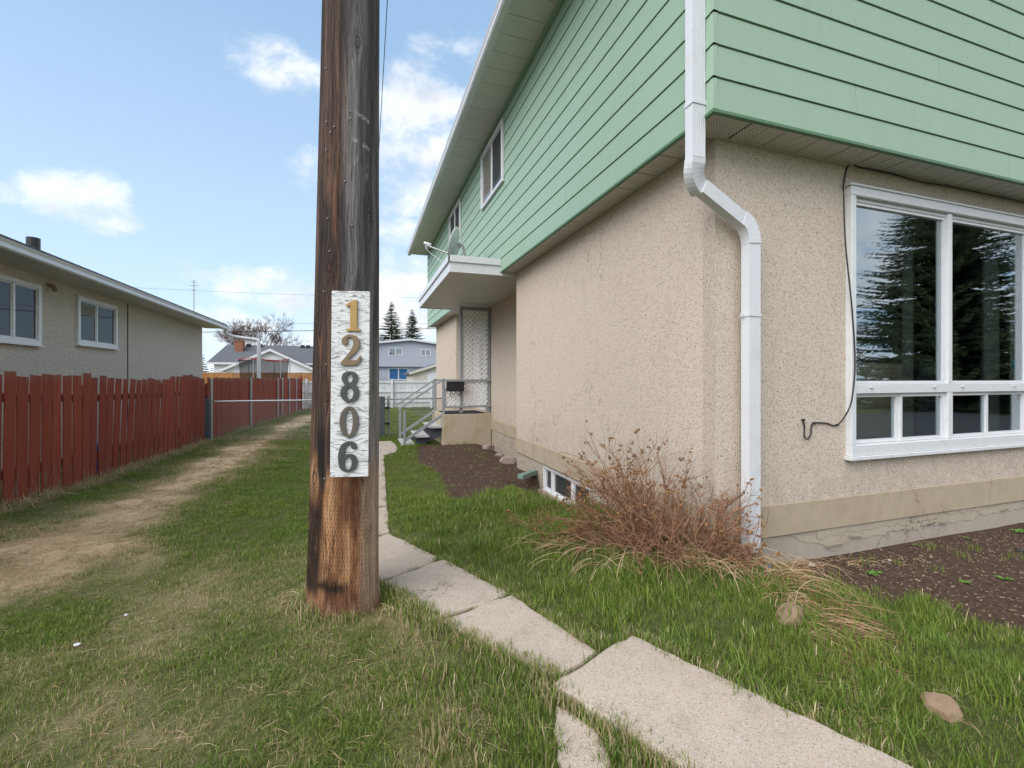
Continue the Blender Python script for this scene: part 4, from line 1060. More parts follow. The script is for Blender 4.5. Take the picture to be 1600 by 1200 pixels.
# lattice screen
LT = thing('lattice_screen', (2.4, 9.72, .42), 'tall white lattice screen with grey frame beside the front door', 'lattice')
mb = MB(); yl = 9.70
mb.box(2.05, 2.11, yl, yl + .07, .44, 2.78); mb.box(2.68, 2.735, yl, yl + .07, -.25, 2.78); mb.box(2.111, 2.679, yl + .005, yl + .065, 2.70, 2.78)
mb.build('frame', M['grey_paint'], LT, bevel=.003)
def lattice(x0, x1, z0, z1, parent, pitch=.108, w=.036):
    for sgn, y in ((1, yl + .026), (-1, yl + .036)):
        c = (x0 - z1) if sgn > 0 else (x0 + z0)
        end = (x1 - z0) if sgn > 0 else (x1 + z1)
        c += pitch * .5
        while c < end:
            pts = []                                      # clip line x - s*z = c to the rectangle
            if sgn > 0: za, zb = max(z0, x0 - c), min(z1, x1 - c); pa, pb = (c + za, za), (c + zb, zb)
            else: za, zb = max(z0, c - x1), min(z1, c - x0); pa, pb = (c - za, za), (c - zb, zb)
            if zb - za > .03:
                mb = MB(); mb.beam((pa[0], y, pa[1]), (pb[0], y, pb[1]), .006, w, up=(0, 1, 0)) if False else mb.beam((pa[0], y, pa[1]), (pb[0], y, pb[1]), w, .007, up=(0, 1, 0))
                mb.build('slat', M['lattice'], parent)
            c += pitch
lattice(2.112, 2.678, .98, 2.698, LT)
lattice(1.70, 2.678, .60, .975, LT, .10)

# porch steps and railings
ST = thing('porch_steps', (1.2, 10.25, -.25), 'grey wooden steps with slanting handrails up to the concrete porch', 'steps')
for x0, x1, z in ((.81, 1.09, -.215), (1.10, 1.385, -.035), (1.385, 1.655, .155)):
    mb = MB(); mb.box(x0, x1, 9.72, 10.84, z - .035, z); mb.build('tread', M['tread'], ST, bevel=.004)
for y in (9.86, 10.7):
    mb = MB(); mb.ob((0, y, 0), UX, UZ, UY, 0, 0, 0, 0, 0, 0) if False else None
    pts = [(.86, -.28), (.86, -.255), (1.08, -.255), (1.12, -.075), (1.37, -.075), (1.41, .115), (1.655, .115), (1.655, -.08), (1.10, -.28)]
    mb.add([(a, yy, b) for yy in (y - .02, y + .02) for a, b in pts], [tuple(range(9)), tuple(range(9, 18))[::-1]] + [((i + 1) % 9, i, 9 + i, 9 + (i + 1) % 9) for i in range(9)])
    mb.build('stringer', M['post_grey'], ST)
for y in (9.71, 10.86):
    for nm, a, b, w, h in (('post', (.86, y, -.27), (.86, y, .52), .05, .05), ('post', (1.685, y, -.1 if y > 10 else -.03), (1.685, y, 1.17), .055, .055),
                           ('handrail', (.74, y, .545), (1.70, y, 1.19), .06, .035), ('lower_rail', (.86, y, -.12), (1.68, y, .42), .04, .06)):
        mb = MB(); mb.beam(a, b, w, h) if nm != 'post' else mb.box(a[0] - w / 2, a[0] + w / 2, y - w / 2, y + w / 2, a[2], b[2]); mb.build(nm, M['grey_paint'], ST, bevel=.003)
PR = thing('porch_railing', (2.2, 9.72, .42), 'grey painted rail on the porch edge across the lattice', 'railing')
mb = MB(); mb.box(1.714, 2.74, yl - .045, yl - .002, 1.13, 1.175); mb.build('top_rail', M['grey_paint'], PR, bevel=.003)
mb = MB(); mb.box(1.714, 2.74, yl - .04, yl - .002, .555, .60); mb.build('bottom_rail', M['grey_paint'], PR, bevel=.003)
mb = MB(); mb.box(1.712, 2.74, 10.84, 10.88, 1.13, 1.175); mb.build('top_rail', M['grey_paint'], PR)
mb = MB(); mb.box(1.72, 2.6, 9.70 - .03, 10.6, .4215, .433); mb.build('doormat', M['dark_rubber_mat'], label='charcoal doormat covering the top of the concrete porch', cat='doormat')
MBX = thing('mailbox', (1.93, 9.60, 1.0), 'small black mailbox hanging on the porch rail', 'mailbox')
mb = MB(); mb.box(1.73, 2.11, 9.56, 9.65, .92, 1.12); mb.build('box', M['black_metal'], MBX, bevel=.01)
mb = MB(); mb.ob((1.725, 9.655, 1.125), UX, (0, -1, -.12), (0, -.12, 1), 0, .39, 0, .11, 0, .008); mb.build('lid', M['black_metal'], MBX)
for x in (1.82, 2.02):
    mb = MB(); mb.tube([(x, 9.60, .92), (x, 9.60, .84), (x + .005, 9.575, .81), (x + .02, 9.55, .83)], .006, 6); mb.build('hook', M['black_metal'], MBX)

# satellite dish on the canopy
DS = thing('satellite_dish', (1.5, 7.5, CZ + .26), 'white satellite dish with its arm standing on the porch canopy', 'satellite dish')
dc = Vector((1.50, 7.35, 3.42)); dn = Vector((-.86, .42, .28)).normalized(); du = dn.cross(Vector((0, 0, 1))).normalized(); dv = du.cross(dn)
mb = MB(); V = []; F = []; nr, na = 8, 28
for side in (0, .006):
    for i in range(nr + 1):
        for k in range(na):
            r_ = i / nr; a = 2 * math.pi * k / na; V.append(dc + du * (.24 * r_ * math.cos(a)) + dv * (.27 * r_ * math.sin(a)) + dn * (.06 * r_ * r_ - side))
o_ = (nr + 1) * na
for i in range(nr):
    for k in range(na):
        a, b, c, d = i * na + k, i * na + (k + 1) % na, (i + 1) * na + (k + 1) % na, (i + 1) * na + k
        F += [(a, b, c, d), (o_ + d, o_ + c, o_ + b, o_ + a)]
F += [(nr * na + k, nr * na + (k + 1) % na, o_ + nr * na + (k + 1) % na, o_ + nr * na + k) for k in range(na)]
mb.add(V, F); mb.build('dish', M['white_metal'], DS, smooth=True)
mb = MB(); low = dc - dv * .2; feed = dc + dn * .52 - dv * .12
mb.tube([dc - dn * .05, low - dn * .04, feed + Vector((0, 0, -.03))], .014, 8); mb.build('arm', M['galv'], DS)
mb = MB(); mb.tube([feed + dn * .03, feed - dn * .09], [.028, .02], 10); mb.tube([feed + Vector((0, 0, -.02)), feed - Vector((0, 0, .08)) + du * .03], .016, 8); mb.build('receiver', M['white_metal'], DS)
mb = MB(); mb.tube([dc - dn * .02, dc - dn * .10, (1.62, 7.30, 3.25), (1.62, 7.30, CZ + .26)], .02, 8); mb.beam((1.52, 7.2, CZ + .266), (1.72, 7.4, CZ + .266), .09, .01); mb.build('mast', M['galv_dull'], DS)
mb = MB(); mb.tube([feed + Vector((0, 0, -.05)), feed + Vector((.04, 0, -.13)), dc - dv * .33 + dn * .2, dc - dv * .36 - dn * .04, (1.64, 7.32, 3.1)], .005, 5); mb.build('cable', M['white_metal'], DS)

# downspout of the green house: drops down the siding, kicks back under the overhang and runs down the front wall
DP = thing('downspout', (2.52, 2.42, 0), 'white corrugated downspout running down past the corner of the green house', 'downspout')
def ribbed(pts, w, d, name, parent, right=None, m='white_metal', corr=0):
    """rectangular pipe swept along points with tiny ribs; w across, d deep (towards Y)"""
    mb = MB(); pts = [Vector(p) for p in pts]; n = len(pts); prof = []
    for k in range(13): prof.append((-w / 2 + w * k / 12, -d / 2 + (.0013 if k % 2 and corr == 0 else 0)))
    prof += [(w / 2, -d / 4), (w / 2, d / 4), (w / 2, d / 2), (-w / 2, d / 2), (-w / 2, d / 4), (-w / 2, -d / 4)]
    V = []; np_ = len(prof)
    for i, p in enumerate(pts):
        t = (pts[min(i + 1, n - 1)] - pts[max(i - 1, 0)]).normalized(); fwd = Vector((0, 1, 0)); s = fwd.cross(t).normalized(); f = t.cross(s).normalized()
        k = 1.0 + (corr * (1 if i % 2 else -1) if 0 < i < n - 1 else 0)
        if s.dot(Vector((1, 0, 0))) < 0: s = -s
        if f.y < 0: f = -f
        V += [p + s * a * k + f * b * k for a, b in prof]
    F = [(i * np_ + k, i * np_ + (k + 1) % np_, (i + 1) * np_ + (k + 1) % np_, (i + 1) * np_ + k) for i in range(n - 1) for k in range(np_)]
    F += [tuple(range(np_))[::-1], tuple(range((n - 1) * np_, n * np_))]
    mb.add(V, F); o = mb.build(name, M[m], parent); return o
def arc(c, r, a0, a1, n, y):
    return [(c[0] + r * math.cos(a0 + (a1 - a0) * i / n), y, c[1] + r * math.sin(a0 + (a1 - a0) * i / n)) for i in range(n + 1)]
xa, xb, yd = 2.005, 2.518, 2.335; pw = .094; pdp = .072
zt, zl = 2.56, 2.395
ribbed([(xa, yd, 5.9), (xa, yd, zt + .03)], pw, pdp, 'upper_pipe', DP)
el1 = [(xa, yd, zt + .03), (xa, yd, zt)] + [(xa + .16 * (1 - math.cos(a)), yd, zt - .14 * math.sin(a)) for a in np.linspace(.08, 1.12, 15)]
ex, ez = el1[-1][0], el1[-1][2]
ez2 = ez - .17; 
slope = Vector((xb - .085 - ex, 0, 0))
el2s = (xb - .09, yd + .04, ez - .165)
ribbed([(a, b + .04 * i / 10, c) for i, (a, b, c) in enumerate(el1)], pw + .004, pdp + .004, 'elbow', DP, corr=.007)
ribbed([(ex - .005, yd + .04, ez), (el2s[0], yd + .055, el2s[2])], pw - .004, pdp - .004, 'slanting_pipe', DP)
el2 = [el2s] + [(el2s[0] + .09 * math.sin(a), yd + .04 + .015, el2s[2] - .12 * (1 - math.cos(a)) - .03 * a) for a in np.linspace(.12, 1.5, 15)]
ribbed([(p[0], yd + .055, p[2]) for p in el2], pw + .004, pdp + .004, 'elbow', DP, corr=.007)
xl = el2[-1][0]; zl = el2[-1][2]
ribbed([(xl, yd + .058, zl + .02), (xl, yd + .058, .02)], pw, pdp, 'lower_pipe', DP)
for (x, y, z) in ((xa, yd, 2.93), (xl, yd + .058, 1.63)):
    mb = MB(); hw, hd = pw / 2 + .003, pdp / 2 + .003
    mb.box(x - hw - .002, x + hw + .002, y - hd - .002, y - hd, z - .012, z + .012); mb.box(x - hw - .002, x - hw, y - hd + .0005, y + hd, z - .012, z + .012); mb.box(x + hw, x + hw + .002, y - hd + .0005, y + hd, z - .012, z + .012)
    sd_ = 1 if z > 2 else -1
    mb.box(*sorted((x + sd_ * (hw + .0025), x + sd_ * (hw + .035))), y + .0, y + .004, z - .014, z + .014); mb.tube([(x + sd_ * (hw + .022), y - .004, z), (x + sd_ * (hw + .022), y + .003, z)], .005, 8)
    mb.build('bracket', M['white_metal'], DP)

# loose black cable on the front wall
cz = [atY(1326, YF - .012, 258), atY(1318, YF - .012, 290), atY(1318, YF - .055, 300), atY(1321, YF - .055, 380), atY(1331, YF - .055, 480), atY(1336, YF - .055, 560), atY(1333, YF - .055, 610), atY(1326, YF - .055, 640), atY(1308, YF - .012, 664), atY(1290, YF - .010, 661), atY(1272, YF - .010, 661), atY(1268, YF - .012, 666), atY(1267, YF - .018, 678), atY(1262, YF - .022, 686), atY(1257, YF - .018, 682), atY(1257, YF - .012, 668), atY(1255, YF - .012, 656)]
def smooth_path(pts, k=6):
    out = []; n = len(pts)
    for i in range(n - 1):
        p0, p1, p2, p3 = pts[max(i - 1, 0)], pts[i], pts[i + 1], pts[min(i + 2, n - 1)]
        for j in range(k):
            t = j / k; out.append(.5 * ((2 * p1) + (p2 - p0) * t + (2 * p0 - 5 * p1 + 4 * p2 - p3) * t * t + (3 * p1 - p0 - 3 * p2 + p3) * t ** 3))
    return out + [pts[-1]]
mb = MB(); mb.tube(smooth_path([atY(1640, YF - .025, 322), atY(1600, YF - .025, 316), atY(1540, YF - .03, 303), atY(1480, YF - .02, 291), atY(1440, YF - .02, 284), atY(1390, YF - .02, 271), atY(1345, YF - .016, 262)] + cz), .0055, 6)
for p in (cz[8], cz[10], cz[-1]): mb.tube([p + Vector((0, .01, 0)), p + Vector((0, -.012, 0))], .009, 6)
mb.build('cable', M['black'], smooth=True, label='thin black cable hanging along the left edge of the front window', cat='cable')

# ------------------------------------------------------------------ utility pole and the number board
PX_, PY_ = -.097, 2.585
PL = thing('utility_pole', (PX_, PY_, 0), 'thick weathered brown and grey wooden utility pole standing beside the path', 'utility pole')
def build_pole():
    HT = 9.0; view = math.atan2(-PX_, -PY_)                       # angle facing the camera
    zsb = np.concatenate([np.arange(-.12, 3.6, .011), np.arange(3.6, 9.01, .1)]); NA = 300; ph = np.linspace(-math.pi, math.pi, NA, endpoint=False)
    Pm, Zm = np.meshgrid(ph, zsb); rad = .192 - .0115 * Zm + .010 * np.exp(-np.clip(Zm, 0, 9) / .12)
    u = Pm * .185; fwd = np.array([-PX_, -PY_]) / math.hypot(PX_, PY_); rgt = np.array([CS, -SN])
    knots = [(517, 418, 1.3, 1), (577, 337, 1.1, 0), (493, 751, 1.2, 1), (495, 861, 1.3, 1), (575, 828, .7, 1), (567, 746, .8, 0), (501, 517, .75, 1), (559, 62, 1.2, 0), (511, 622, .9, 0), (560, 452, .7, 0), (588, 86, .5, 0)]
    kd = np.full(Pm.shape, 9.0); warp = np.zeros(Pm.shape); bulge = np.zeros(Pm.shape)
    for px, py, s, b in knots:
        zk = HC + (HOR - py) / (FPX / 2.27); cxp = 535 + (zk) * 4.4; hw = 57 - zk * 3.2
        a = math.asin(max(-.97, min(.97, (px - cxp) / hw))); uk = a * .185
        e = np.hypot((u - uk) / .024, (Zm - zk) / .042) / s; e = e * (1 + .9 * (fbm(u * 55 + 3, Zm * 30, 91) - .5)); kd = np.minimum(kd, e)
        warp += .028 * s * np.exp(-((Zm - zk) / (.085 * s)) ** 2) * np.exp(-np.abs(u - uk) / (.05 * s)) * np.sign(u - uk) * -1
        bulge += .006 * s * np.exp(-(e * .8) ** 2) * (1 if b else -.6)
    st = lambda su, sv, sd, oc=4: fbm((u + warp) * su + 40, Zm * sv + 13, sd, oc)
    rad = rad + bulge + .005 * (st(38, .8, 51) - .5) + .004 * (fbm(u * 8, Zm * 1.2, 52) - .5)
    g1 = st(40, 1.6, 61, 5); g2 = st(90, 2.4, 62, 4); blot = fbm(u * 9 + 5, Zm * 3 + 2, 63, 5)
    c = lambda *a: np.array(a)[None, None, :]
    L = lambda f, a, b: a * (1 - f[..., None]) + b * f[..., None]
    # upper wood: dark brown on the left, silver grey on the right
    brown = L(sstep(.35, .7, g1), c(.042, .030, .025), c(.135, .078, .055)) ; brown = L(sstep(.5, .62, g2) * .6, brown, c(.02, .015, .014))
    grey = L(sstep(.3, .7, g1), c(.07, .062, .062), c(.18, .165, .165))
    split = .0 + .35 * sstep(1.9, 1.2, Zm) * 1.0 + .12 * (blot - .5) * 3 + .12 * (g1 - .5)
    up = L(sstep(-.22, .12, Pm - split * .5 + .12), brown, grey)
    pale = L(sstep(.3, .7, g1), c(.20, .17, .155), c(.36, .33, .31))
    low = L(sstep(.25, .75, g1), c(.22, .10, .045), c(.46, .25, .125)); low = L(sstep(.42, .62, blot) * .85, low, c(.115, .045, .022))
    lowr = L(sstep(.3, .7, g1), c(.34, .23, .15), c(.46, .34, .25))
    low = L(sstep(.35, .75, Pm + .25 * (blot - .5)), low, lowr)
    up = L(sstep(.62, .9, Pm) * sstep(1.6, 1.0, Zm) * .8, up, pale)
    zt = .78 + .35 * (blot - .5) + .25 * sstep(-.2, -.6, Pm) * (g1 - .5)
    col = L(sstep(zt + .07, zt - .10, Zm), up, low)
    # rusty tongues below knots on the left flank
    rust = sstep(.55, .7, st(26, 2.2, 66)) * sstep(.2, -.4, Pm) * sstep(.3, .5, Zm) * sstep(2.6, 1.9, Zm)
    col = L(rust * .4, col, c(.22, .095, .05))
    # charred and tarred marks
    char = sstep(-.50, -.82, Pm + .3 * (g1 - .5)) * sstep(.05, .13, Zm) * sstep(.72, .5, Zm) * sstep(.25, .45, blot + .16)
    char = np.maximum(char, np.exp(-((Pm + .65) / .3) ** 2) * np.exp(-((Zm - .37) / .12) ** 2) * sstep(.38, .6, st(14, 5, 68) ) )
    char = np.maximum(char, np.exp(-((Zm - .15 - .05 * (g1 - .5)) / .032) ** 2) * sstep(.25, -.1, Pm) * sstep(.2, .5, blot + .1))
    char = np.maximum(char, np.exp(-((Pm + .72) / .16) ** 2) * sstep(.66, .74, Zm) * sstep(.98, .9, Zm))
    char = np.maximum(char, .6 * sstep(.54, .7, st(7, 1.6, 70)) * sstep(-.15, -.45, Pm) * sstep(.95, 1.1, Zm) * sstep(1.75, 1.6, Zm))
    col = L(np.clip(char, 0, 1) * .92, col, c(.012, .009, .008))
    foot = sstep(.10, .02, Zm + .03 * (g1 - .5)); col = L(foot * .8, col, L(sstep(.4, .6, g1), c(.30, .18, .11), c(.16, .07, .045)))
    # pale scrape marks on the grey side
    for zc_ in (2.39, 2.53): 
        sc_ = np.exp(-((Zm - zc_ - .07 * (.35 - Pm)) / .006) ** 2) * sstep(.05, .15, Pm) * sstep(.75, .6, Pm) * sstep(.35, .6, st(30, 20, 73)); col = L(sc_ * .9, col, c(.42, .42, .43))
    sc_ = np.exp(-((Zm - 2.27) / .05) ** 2) * sstep(.1, .2, Pm) * sstep(.7, .6, Pm) * sstep(.55, .68, st(30, 16, 74)); col = L(sc_ * .5, col, c(.40, .40, .42))
    lean = .014 * Zm
    x = PX_ + rgt[0] * lean + rad * (np.cos(Pm) * fwd[0] + np.sin(Pm) * rgt[0]); y = PY_ + rgt[1] * lean + rad * (np.cos(Pm) * fwd[1] + np.sin(Pm) * rgt[1])
    nz, na = Pm.shape; me = bpy.data.meshes.new('shaft'); idx = np.arange(nz * na).reshape(nz, na); nxt = np.roll(idx, -1, 1)
    q = np.stack([idx[:-1], nxt[:-1], nxt[1:], idx[1:]], -1).reshape(-1, 4).tolist(); q.append(idx[-1].tolist())
    me.from_pydata(np.stack([x - PX_, y - PY_, Zm], -1).reshape(-1, 3).tolist(), [], q)
    me.polygons.foreach_set('use_smooth', [True] * len(me.polygons))
    at = me.attributes.new('wcol', 'FLOAT_COLOR', 'POINT'); at.data.foreach_set('color', np.concatenate([col, np.ones(Pm.shape + (1,))], -1).astype(np.float32).ravel())
    for nm, a in (('pu', u), ('pv', Zm), ('kd', np.minimum(kd, 4)), ('warp', warp)):
        at = me.attributes.new(nm, 'FLOAT', 'POINT'); at.data.foreach_set('value', a.astype(np.float32).ravel())
    me.materials.append(M['pole']); o = bpy.data.objects.new('shaft', me); S.collection.objects.link(o); o.location = (PX_, PY_, 0); adopt(o, PL)
    me.flip_normals() if False else None
    o.data.update()
build_pole()
mb = MB(); mb.box(PX_ - 1.2, PX_ + 1.2, PY_ - .24, PY_ - .13, 8.2, 8.32); mb.build('crossarm', M['bark'], PL)
for x in (-1.05, -.5, .5, 1.05):
    mb = MB(); mb.tube([(PX_ + x, PY_ - .18, 8.32), (PX_ + x, PY_ - .18, 8.38), (PX_ + x, PY_ - .18, 8.40), (PX_ + x, PY_ - .18, 8.46)], [.02, .05, .06, .03], 10); mb.build('insulator', M['rock'], PL)

rt = Vector((CS, -SN, 0)); bk = Vector((SN, CS, 0)); up = Vector((.009, 0, 1)).normalized()
rt2 = (rt * math.cos(.07) - bk * math.sin(-.10)).normalized(); nrm = rt2.cross(up).normalized()
if nrm.dot(bk) > 0: nrm = -nrm
BO = Vector((0, 0, 0)) + bk * 2.165 + rt * ((545.5 - 800) / FPX * 2.165); BO.z = .725
SG = thing('number_board', BO, 'narrow weathered white plywood board carrying house numbers, fixed to the utility pole', 'number board')
mb = MB(); mb.ob(BO, rt2, up, nrm, -.089, .089, 0, .895, -.014, 0)
bd = mb.build('board', M['ply'], SG, bevel=.0015)
mb = MB()
for u, v in ((-.03, .87), (.045, .865), (.055, .875), (0, .70), (.0, .012), (-.07, .35), (.07, .55), (-.068, .545)): mb.tube([BO + rt2 * u + up * v - nrm * .001, BO + rt2 * u + up * v + nrm * .0015], .0032, 8)
mb.build('nail_heads', M['galv_dull'], SG)
def ell(cx, cy, rx, ry, n=40, a0=0, a1=2 * math.pi):
    return [(cx + rx * math.cos(a0 + (a1 - a0) * i / n), cy + ry * math.sin(a0 + (a1 - a0) * i / n)) for i in range(n + (0 if a1 - a0 > 6.28 else 1))]
def sweep(pts):                          # (x, y, width) list -> outline of a modulated stroke
    P3 = [Vector(p) for p in pts]; pts = smooth_path(P3, 7); Lf, Rt = [], []
    for i, p in enumerate(pts):
        a, b = pts[max(i - 1, 0)], pts[min(i + 1, len(pts) - 1)]; t = Vector((b.x - a.x, b.y - a.y)).normalized(); nn = Vector((-t.y, t.x)) * p.z / 2
        Lf.append((p.x + nn.x, p.y + nn.y)); Rt.append((p.x - nn.x, p.y - nn.y))
    return Lf + Rt[::-1]
DG = {
 '1': [[(-.16, 0), (.26, 0), (.26, .05), (.17, .07), (.155, .10), (.155, 1.0), (.06, 1.0), (-.19, .84), (-.16, .79), (-.045, .83), (-.045, .10), (-.06, .07), (-.16, .05)]],
 '2': [[(-.30, 0), (.27, 0), (.34, .30), (.28, .31), (.235, .20), (.16, .165), (-.10, .165), (-.02, .26), (.16, .42), (.255, .56), (.285, .72), (.25, .86), (.16, .955), (.0, 1.0), (-.16, .965), (-.26, .88), (-.29, .77), (-.255, .69), (-.19, .665), (-.125, .69), (-.10, .755), (-.13, .83), (-.125, .89), (-.06, .925), (.01, .915), (.07, .85), (.09, .73), (.06, .58), (-.06, .38), (-.24, .17), (-.30, .09)]],
 '8': [None], '0': [ell(0, .5, .29, .5), ell(0, .5, .125, .42)], '6': [None]}
DG['8'] = [[(.0, 1.0), (.13, .975), (.225, .90), (.255, .79), (.23, .68), (.16, .585), (.145, .55), (.24, .47), (.29, .36), (.285, .22), (.22, .09), (.11, .015), (0, 0), (-.11, .015), (-.22, .09), (-.285, .22), (-.29, .36), (-.24, .47), (-.145, .55), (-.16, .585), (-.23, .68), (-.255, .79), (-.225, .90), (-.13, .975)], ell(0, .775, .10, .15), ell(0, .28, .125, .20)]
DG['6'] = [[(.27, .80), (.245, .90), (.17, .97), (.04, 1.0), (-.10, .97), (-.21, .88), (-.28, .73), (-.305, .52), (-.295, .30), (-.25, .14), (-.16, .04), (-.02, 0), (.12, .025), (.23, .11), (.285, .25), (.285, .38), (.24, .50), (.15, .575), (.03, .59), (-.07, .56), (-.13, .50), (-.12, .66), (-.085, .81), (-.02, .90), (.05, .925), (.10, .90), (.09, .84), (.115, .765), (.18, .735), (.245, .755)], ell(.0, .29, .125, .21)]
def digit(ch, zc, h, m, lab, dx=0):
    cu = bpy.data.curves.new('digit', 'CURVE'); cu.dimensions = '2D'; cu.fill_mode = 'BOTH'; cu.extrude = .0035; cu.bevel_depth = .0012; cu.bevel_resolution = 1
    for pl_ in DG[ch]:
        sp = cu.splines.new('POLY' if len(pl_) > 36 or ch == '1' else 'NURBS'); sp.points.add(len(pl_) - 1); sp.use_cyclic_u = True
        for p, (a, b) in zip(sp.points, pl_): p.co = (a * h, (b - .5) * h, 0, 1)
        if sp.type == 'NURBS': sp.order_u = 3; sp.resolution_u = 4
    o = bpy.data.objects.new('digit', cu); S.collection.objects.link(o)
    dg_ = bpy.context.evaluated_depsgraph_get(); me = bpy.data.meshes.new_from_object(o.evaluated_get(dg_)); me.name = 'digit'
    bpy.data.objects.remove(o); me.materials.clear(); me.materials.append(m)
    mt = Matrix((rt2, up, nrm)).transposed().to_4x4(); me.transform(mt)
    place('digit', me, BO + rt2 * dx + up * zc + nrm * .007, SG)['label'] = lab
for ch, y, m, lab, dx in (('1', 493, M['brass'], 'golden metal digit 1', .008), ('2', 547, M['bronze'], 'brownish metal digit 2', .004), ('8', 604, M['pewter'], 'dark grey metal digit 8', .001), ('0', 659, M['bronze_grey'], 'grey brown metal digit 0', -.001), ('6', 713, M['pewter'], 'dark grey metal digit 6', -.004)):
    digit(ch, HC + (HOR - y) / FPX * 2.165 - BO.z, .148, m, lab, dx)

# ------------------------------------------------------------------ neighbour's bungalow on the left
NB = thing('bungalow', (-9, 10, -.2), 'single storey bungalow with grey beige stucco behind the red fence on the left', 'house')
XN = -4.85; ZN = 2.83
w1 = atX(60, XN); w1s = w1.y; sw0, sw1 = atX(118, XN).y, atX(180, XN).y
wins = [(5.9, w1s, 1.72, 2.66), (sw0, sw1, 1.81, 2.68)]
wallq(MB(), 'x', XN - .12, (2.0, 16.86, -.5, ZN), []).build('stucco_wall', M['stucco_grey'], NB)
me_ = NB.children[0].data
for v in me_.vertices: v.co.x = -v.co.x                          # face the outer skin towards the fence
me_.flip_normals()
NB.children[0].location.x += .0
mb = MB(); mb.box(-14, XN - .13, 16.74, 16.86, -.5, ZN); mb.box(-14, XN - .13, 2.0, 2.12, -.5, ZN); mb.box(-14.1, -14, 2, 16.86, -.5, ZN); mb.build('stucco_wall', M['stucco_grey'], NB)
EX = (1, 0, 0)
window(NB, (XN, wins[0][0], wins[0][2]), UY, EX, wins[0][1] - wins[0][0], .95, [.42, .82], M['vinyl'], M['glass_dark'], fw=.07, dep=.045, rec=.0, sill=True, label='larger white framed window at the left edge of the photo')
window(NB, (XN, sw0, wins[1][2]), UY, EX, sw1 - sw0, .88, [.46], M['vinyl'], M['glass_dark'], fw=.07, dep=.045, rec=.0, sill=True, label='smaller white framed window with blinds')
mb = MB()
for k in range(9): mb.ob((XN + .0135, sw0 + .11, 2.56 - k * .022), UY, (0, 0, -1), EX, 0, .48, 0, .018, 0, .004)
blind = mb.build('blind', M['curtain'], NB)
mb = MB(); mb.box(XN + .0005, XN + .012, 11.98, 12.0, -.2, ZN); mb.build('conduit', M['seam'], NB)
mb = MB(); mb.tube([(XN, 9.35, 2.72), (XN + .08, 9.35, 2.70), (XN + .1, 9.35, 2.62)], .035, 8); mb.build('wall_lamp', M['rock'], NB)
GN = -4.25
soffit_panels(XN, GN - .02, 1.6, 17.1, 'y', .3, ZN, 'soffit_panel', M['eave_soffit'], NB, gap=.006, ridge=False)
mb = MB(); mb.box(XN, GN - .02, 1.6, 17.1, ZN + .014, ZN + .018); mb.build('soffit_backing', M['seam'], NB)
mb = MB(); mb.box(GN - .0195, GN - .0005, 1.6, 17.15, ZN - .02, ZN + .12); mb.build('fascia', M['grey_metal'], NB)
gutter(GN + .1, 1.6, 17.15, ZN - .03, -1).build('gutter', M['grey_metal'], NB)
mb = MB(); rz = ZN + .12; xr = -9.4
V = [(GN + .03, 1.5, rz), (xr, 1.5, rz + (GN - xr) * .30), (-14.6, 1.5, rz), (GN + .03, 1.5, rz + .03), (xr, 1.5, rz + .03 + (GN - xr) * .30), (-14.6, 1.5, rz + .03)]
V += [(a, 17.2, c) for a, b, c in V]
mb.add(V, [(3, 4, 1, 0), (4, 5, 2, 1), (7, 10, 9, 6), (8, 11, 10, 7), (9, 10, 4, 3), (10, 11, 5, 4), (1, 7, 6, 0), (2, 8, 7, 1), (6, 9, 3, 0), (5, 11, 8, 2)]); mb.build('roof', M['roof_grey'], NB)
vp = atX(52, -6.2); vz = rz + (GN + 6.2) * .30
mb = MB(); mb.tube([(-6.2, vp.y, vz), (-6.2, vp.y, vz + .46)], .105, 14); mb.build('roof_vent', M['black_metal'], NB)
mb = MB(); mb.tube([(-6.2, vp.y, vz - .02), (-6.2, vp.y, vz + .08)], [.2, .12], 14); mb.build('vent_flashing', M['white_metal'], NB)
# its downspout crosses over to the fence
ND = thing('downspout', (-3.3, 17.2, -.3), 'white downspout leading from the bungalow gutter over to the red fence', 'downspout')
mb = MB(); mb.tube(smooth_path([Vector(p) for p in ((GN + .03, 17.0, ZN - .03), (GN + .05, 17.02, ZN - .16), (GN + .2, 17.05, ZN - .24), (-3.5, 17.15, ZN - .31))], 5), .055, 8); mb.build('cross_pipe', M['white_metal'], ND, smooth=True)
mb = MB(); mb.tube(smooth_path([Vector(p) for p in ((-3.52, 17.15, ZN - .31), (-3.36, 17.17, ZN - .34), (-3.3, 17.18, ZN - .48), (-3.3, 17.2, 1.6), (-3.3, 17.2, -.2))], 5), .06, 8); mb.build('down_pipe', M['white_metal'], ND, smooth=True)

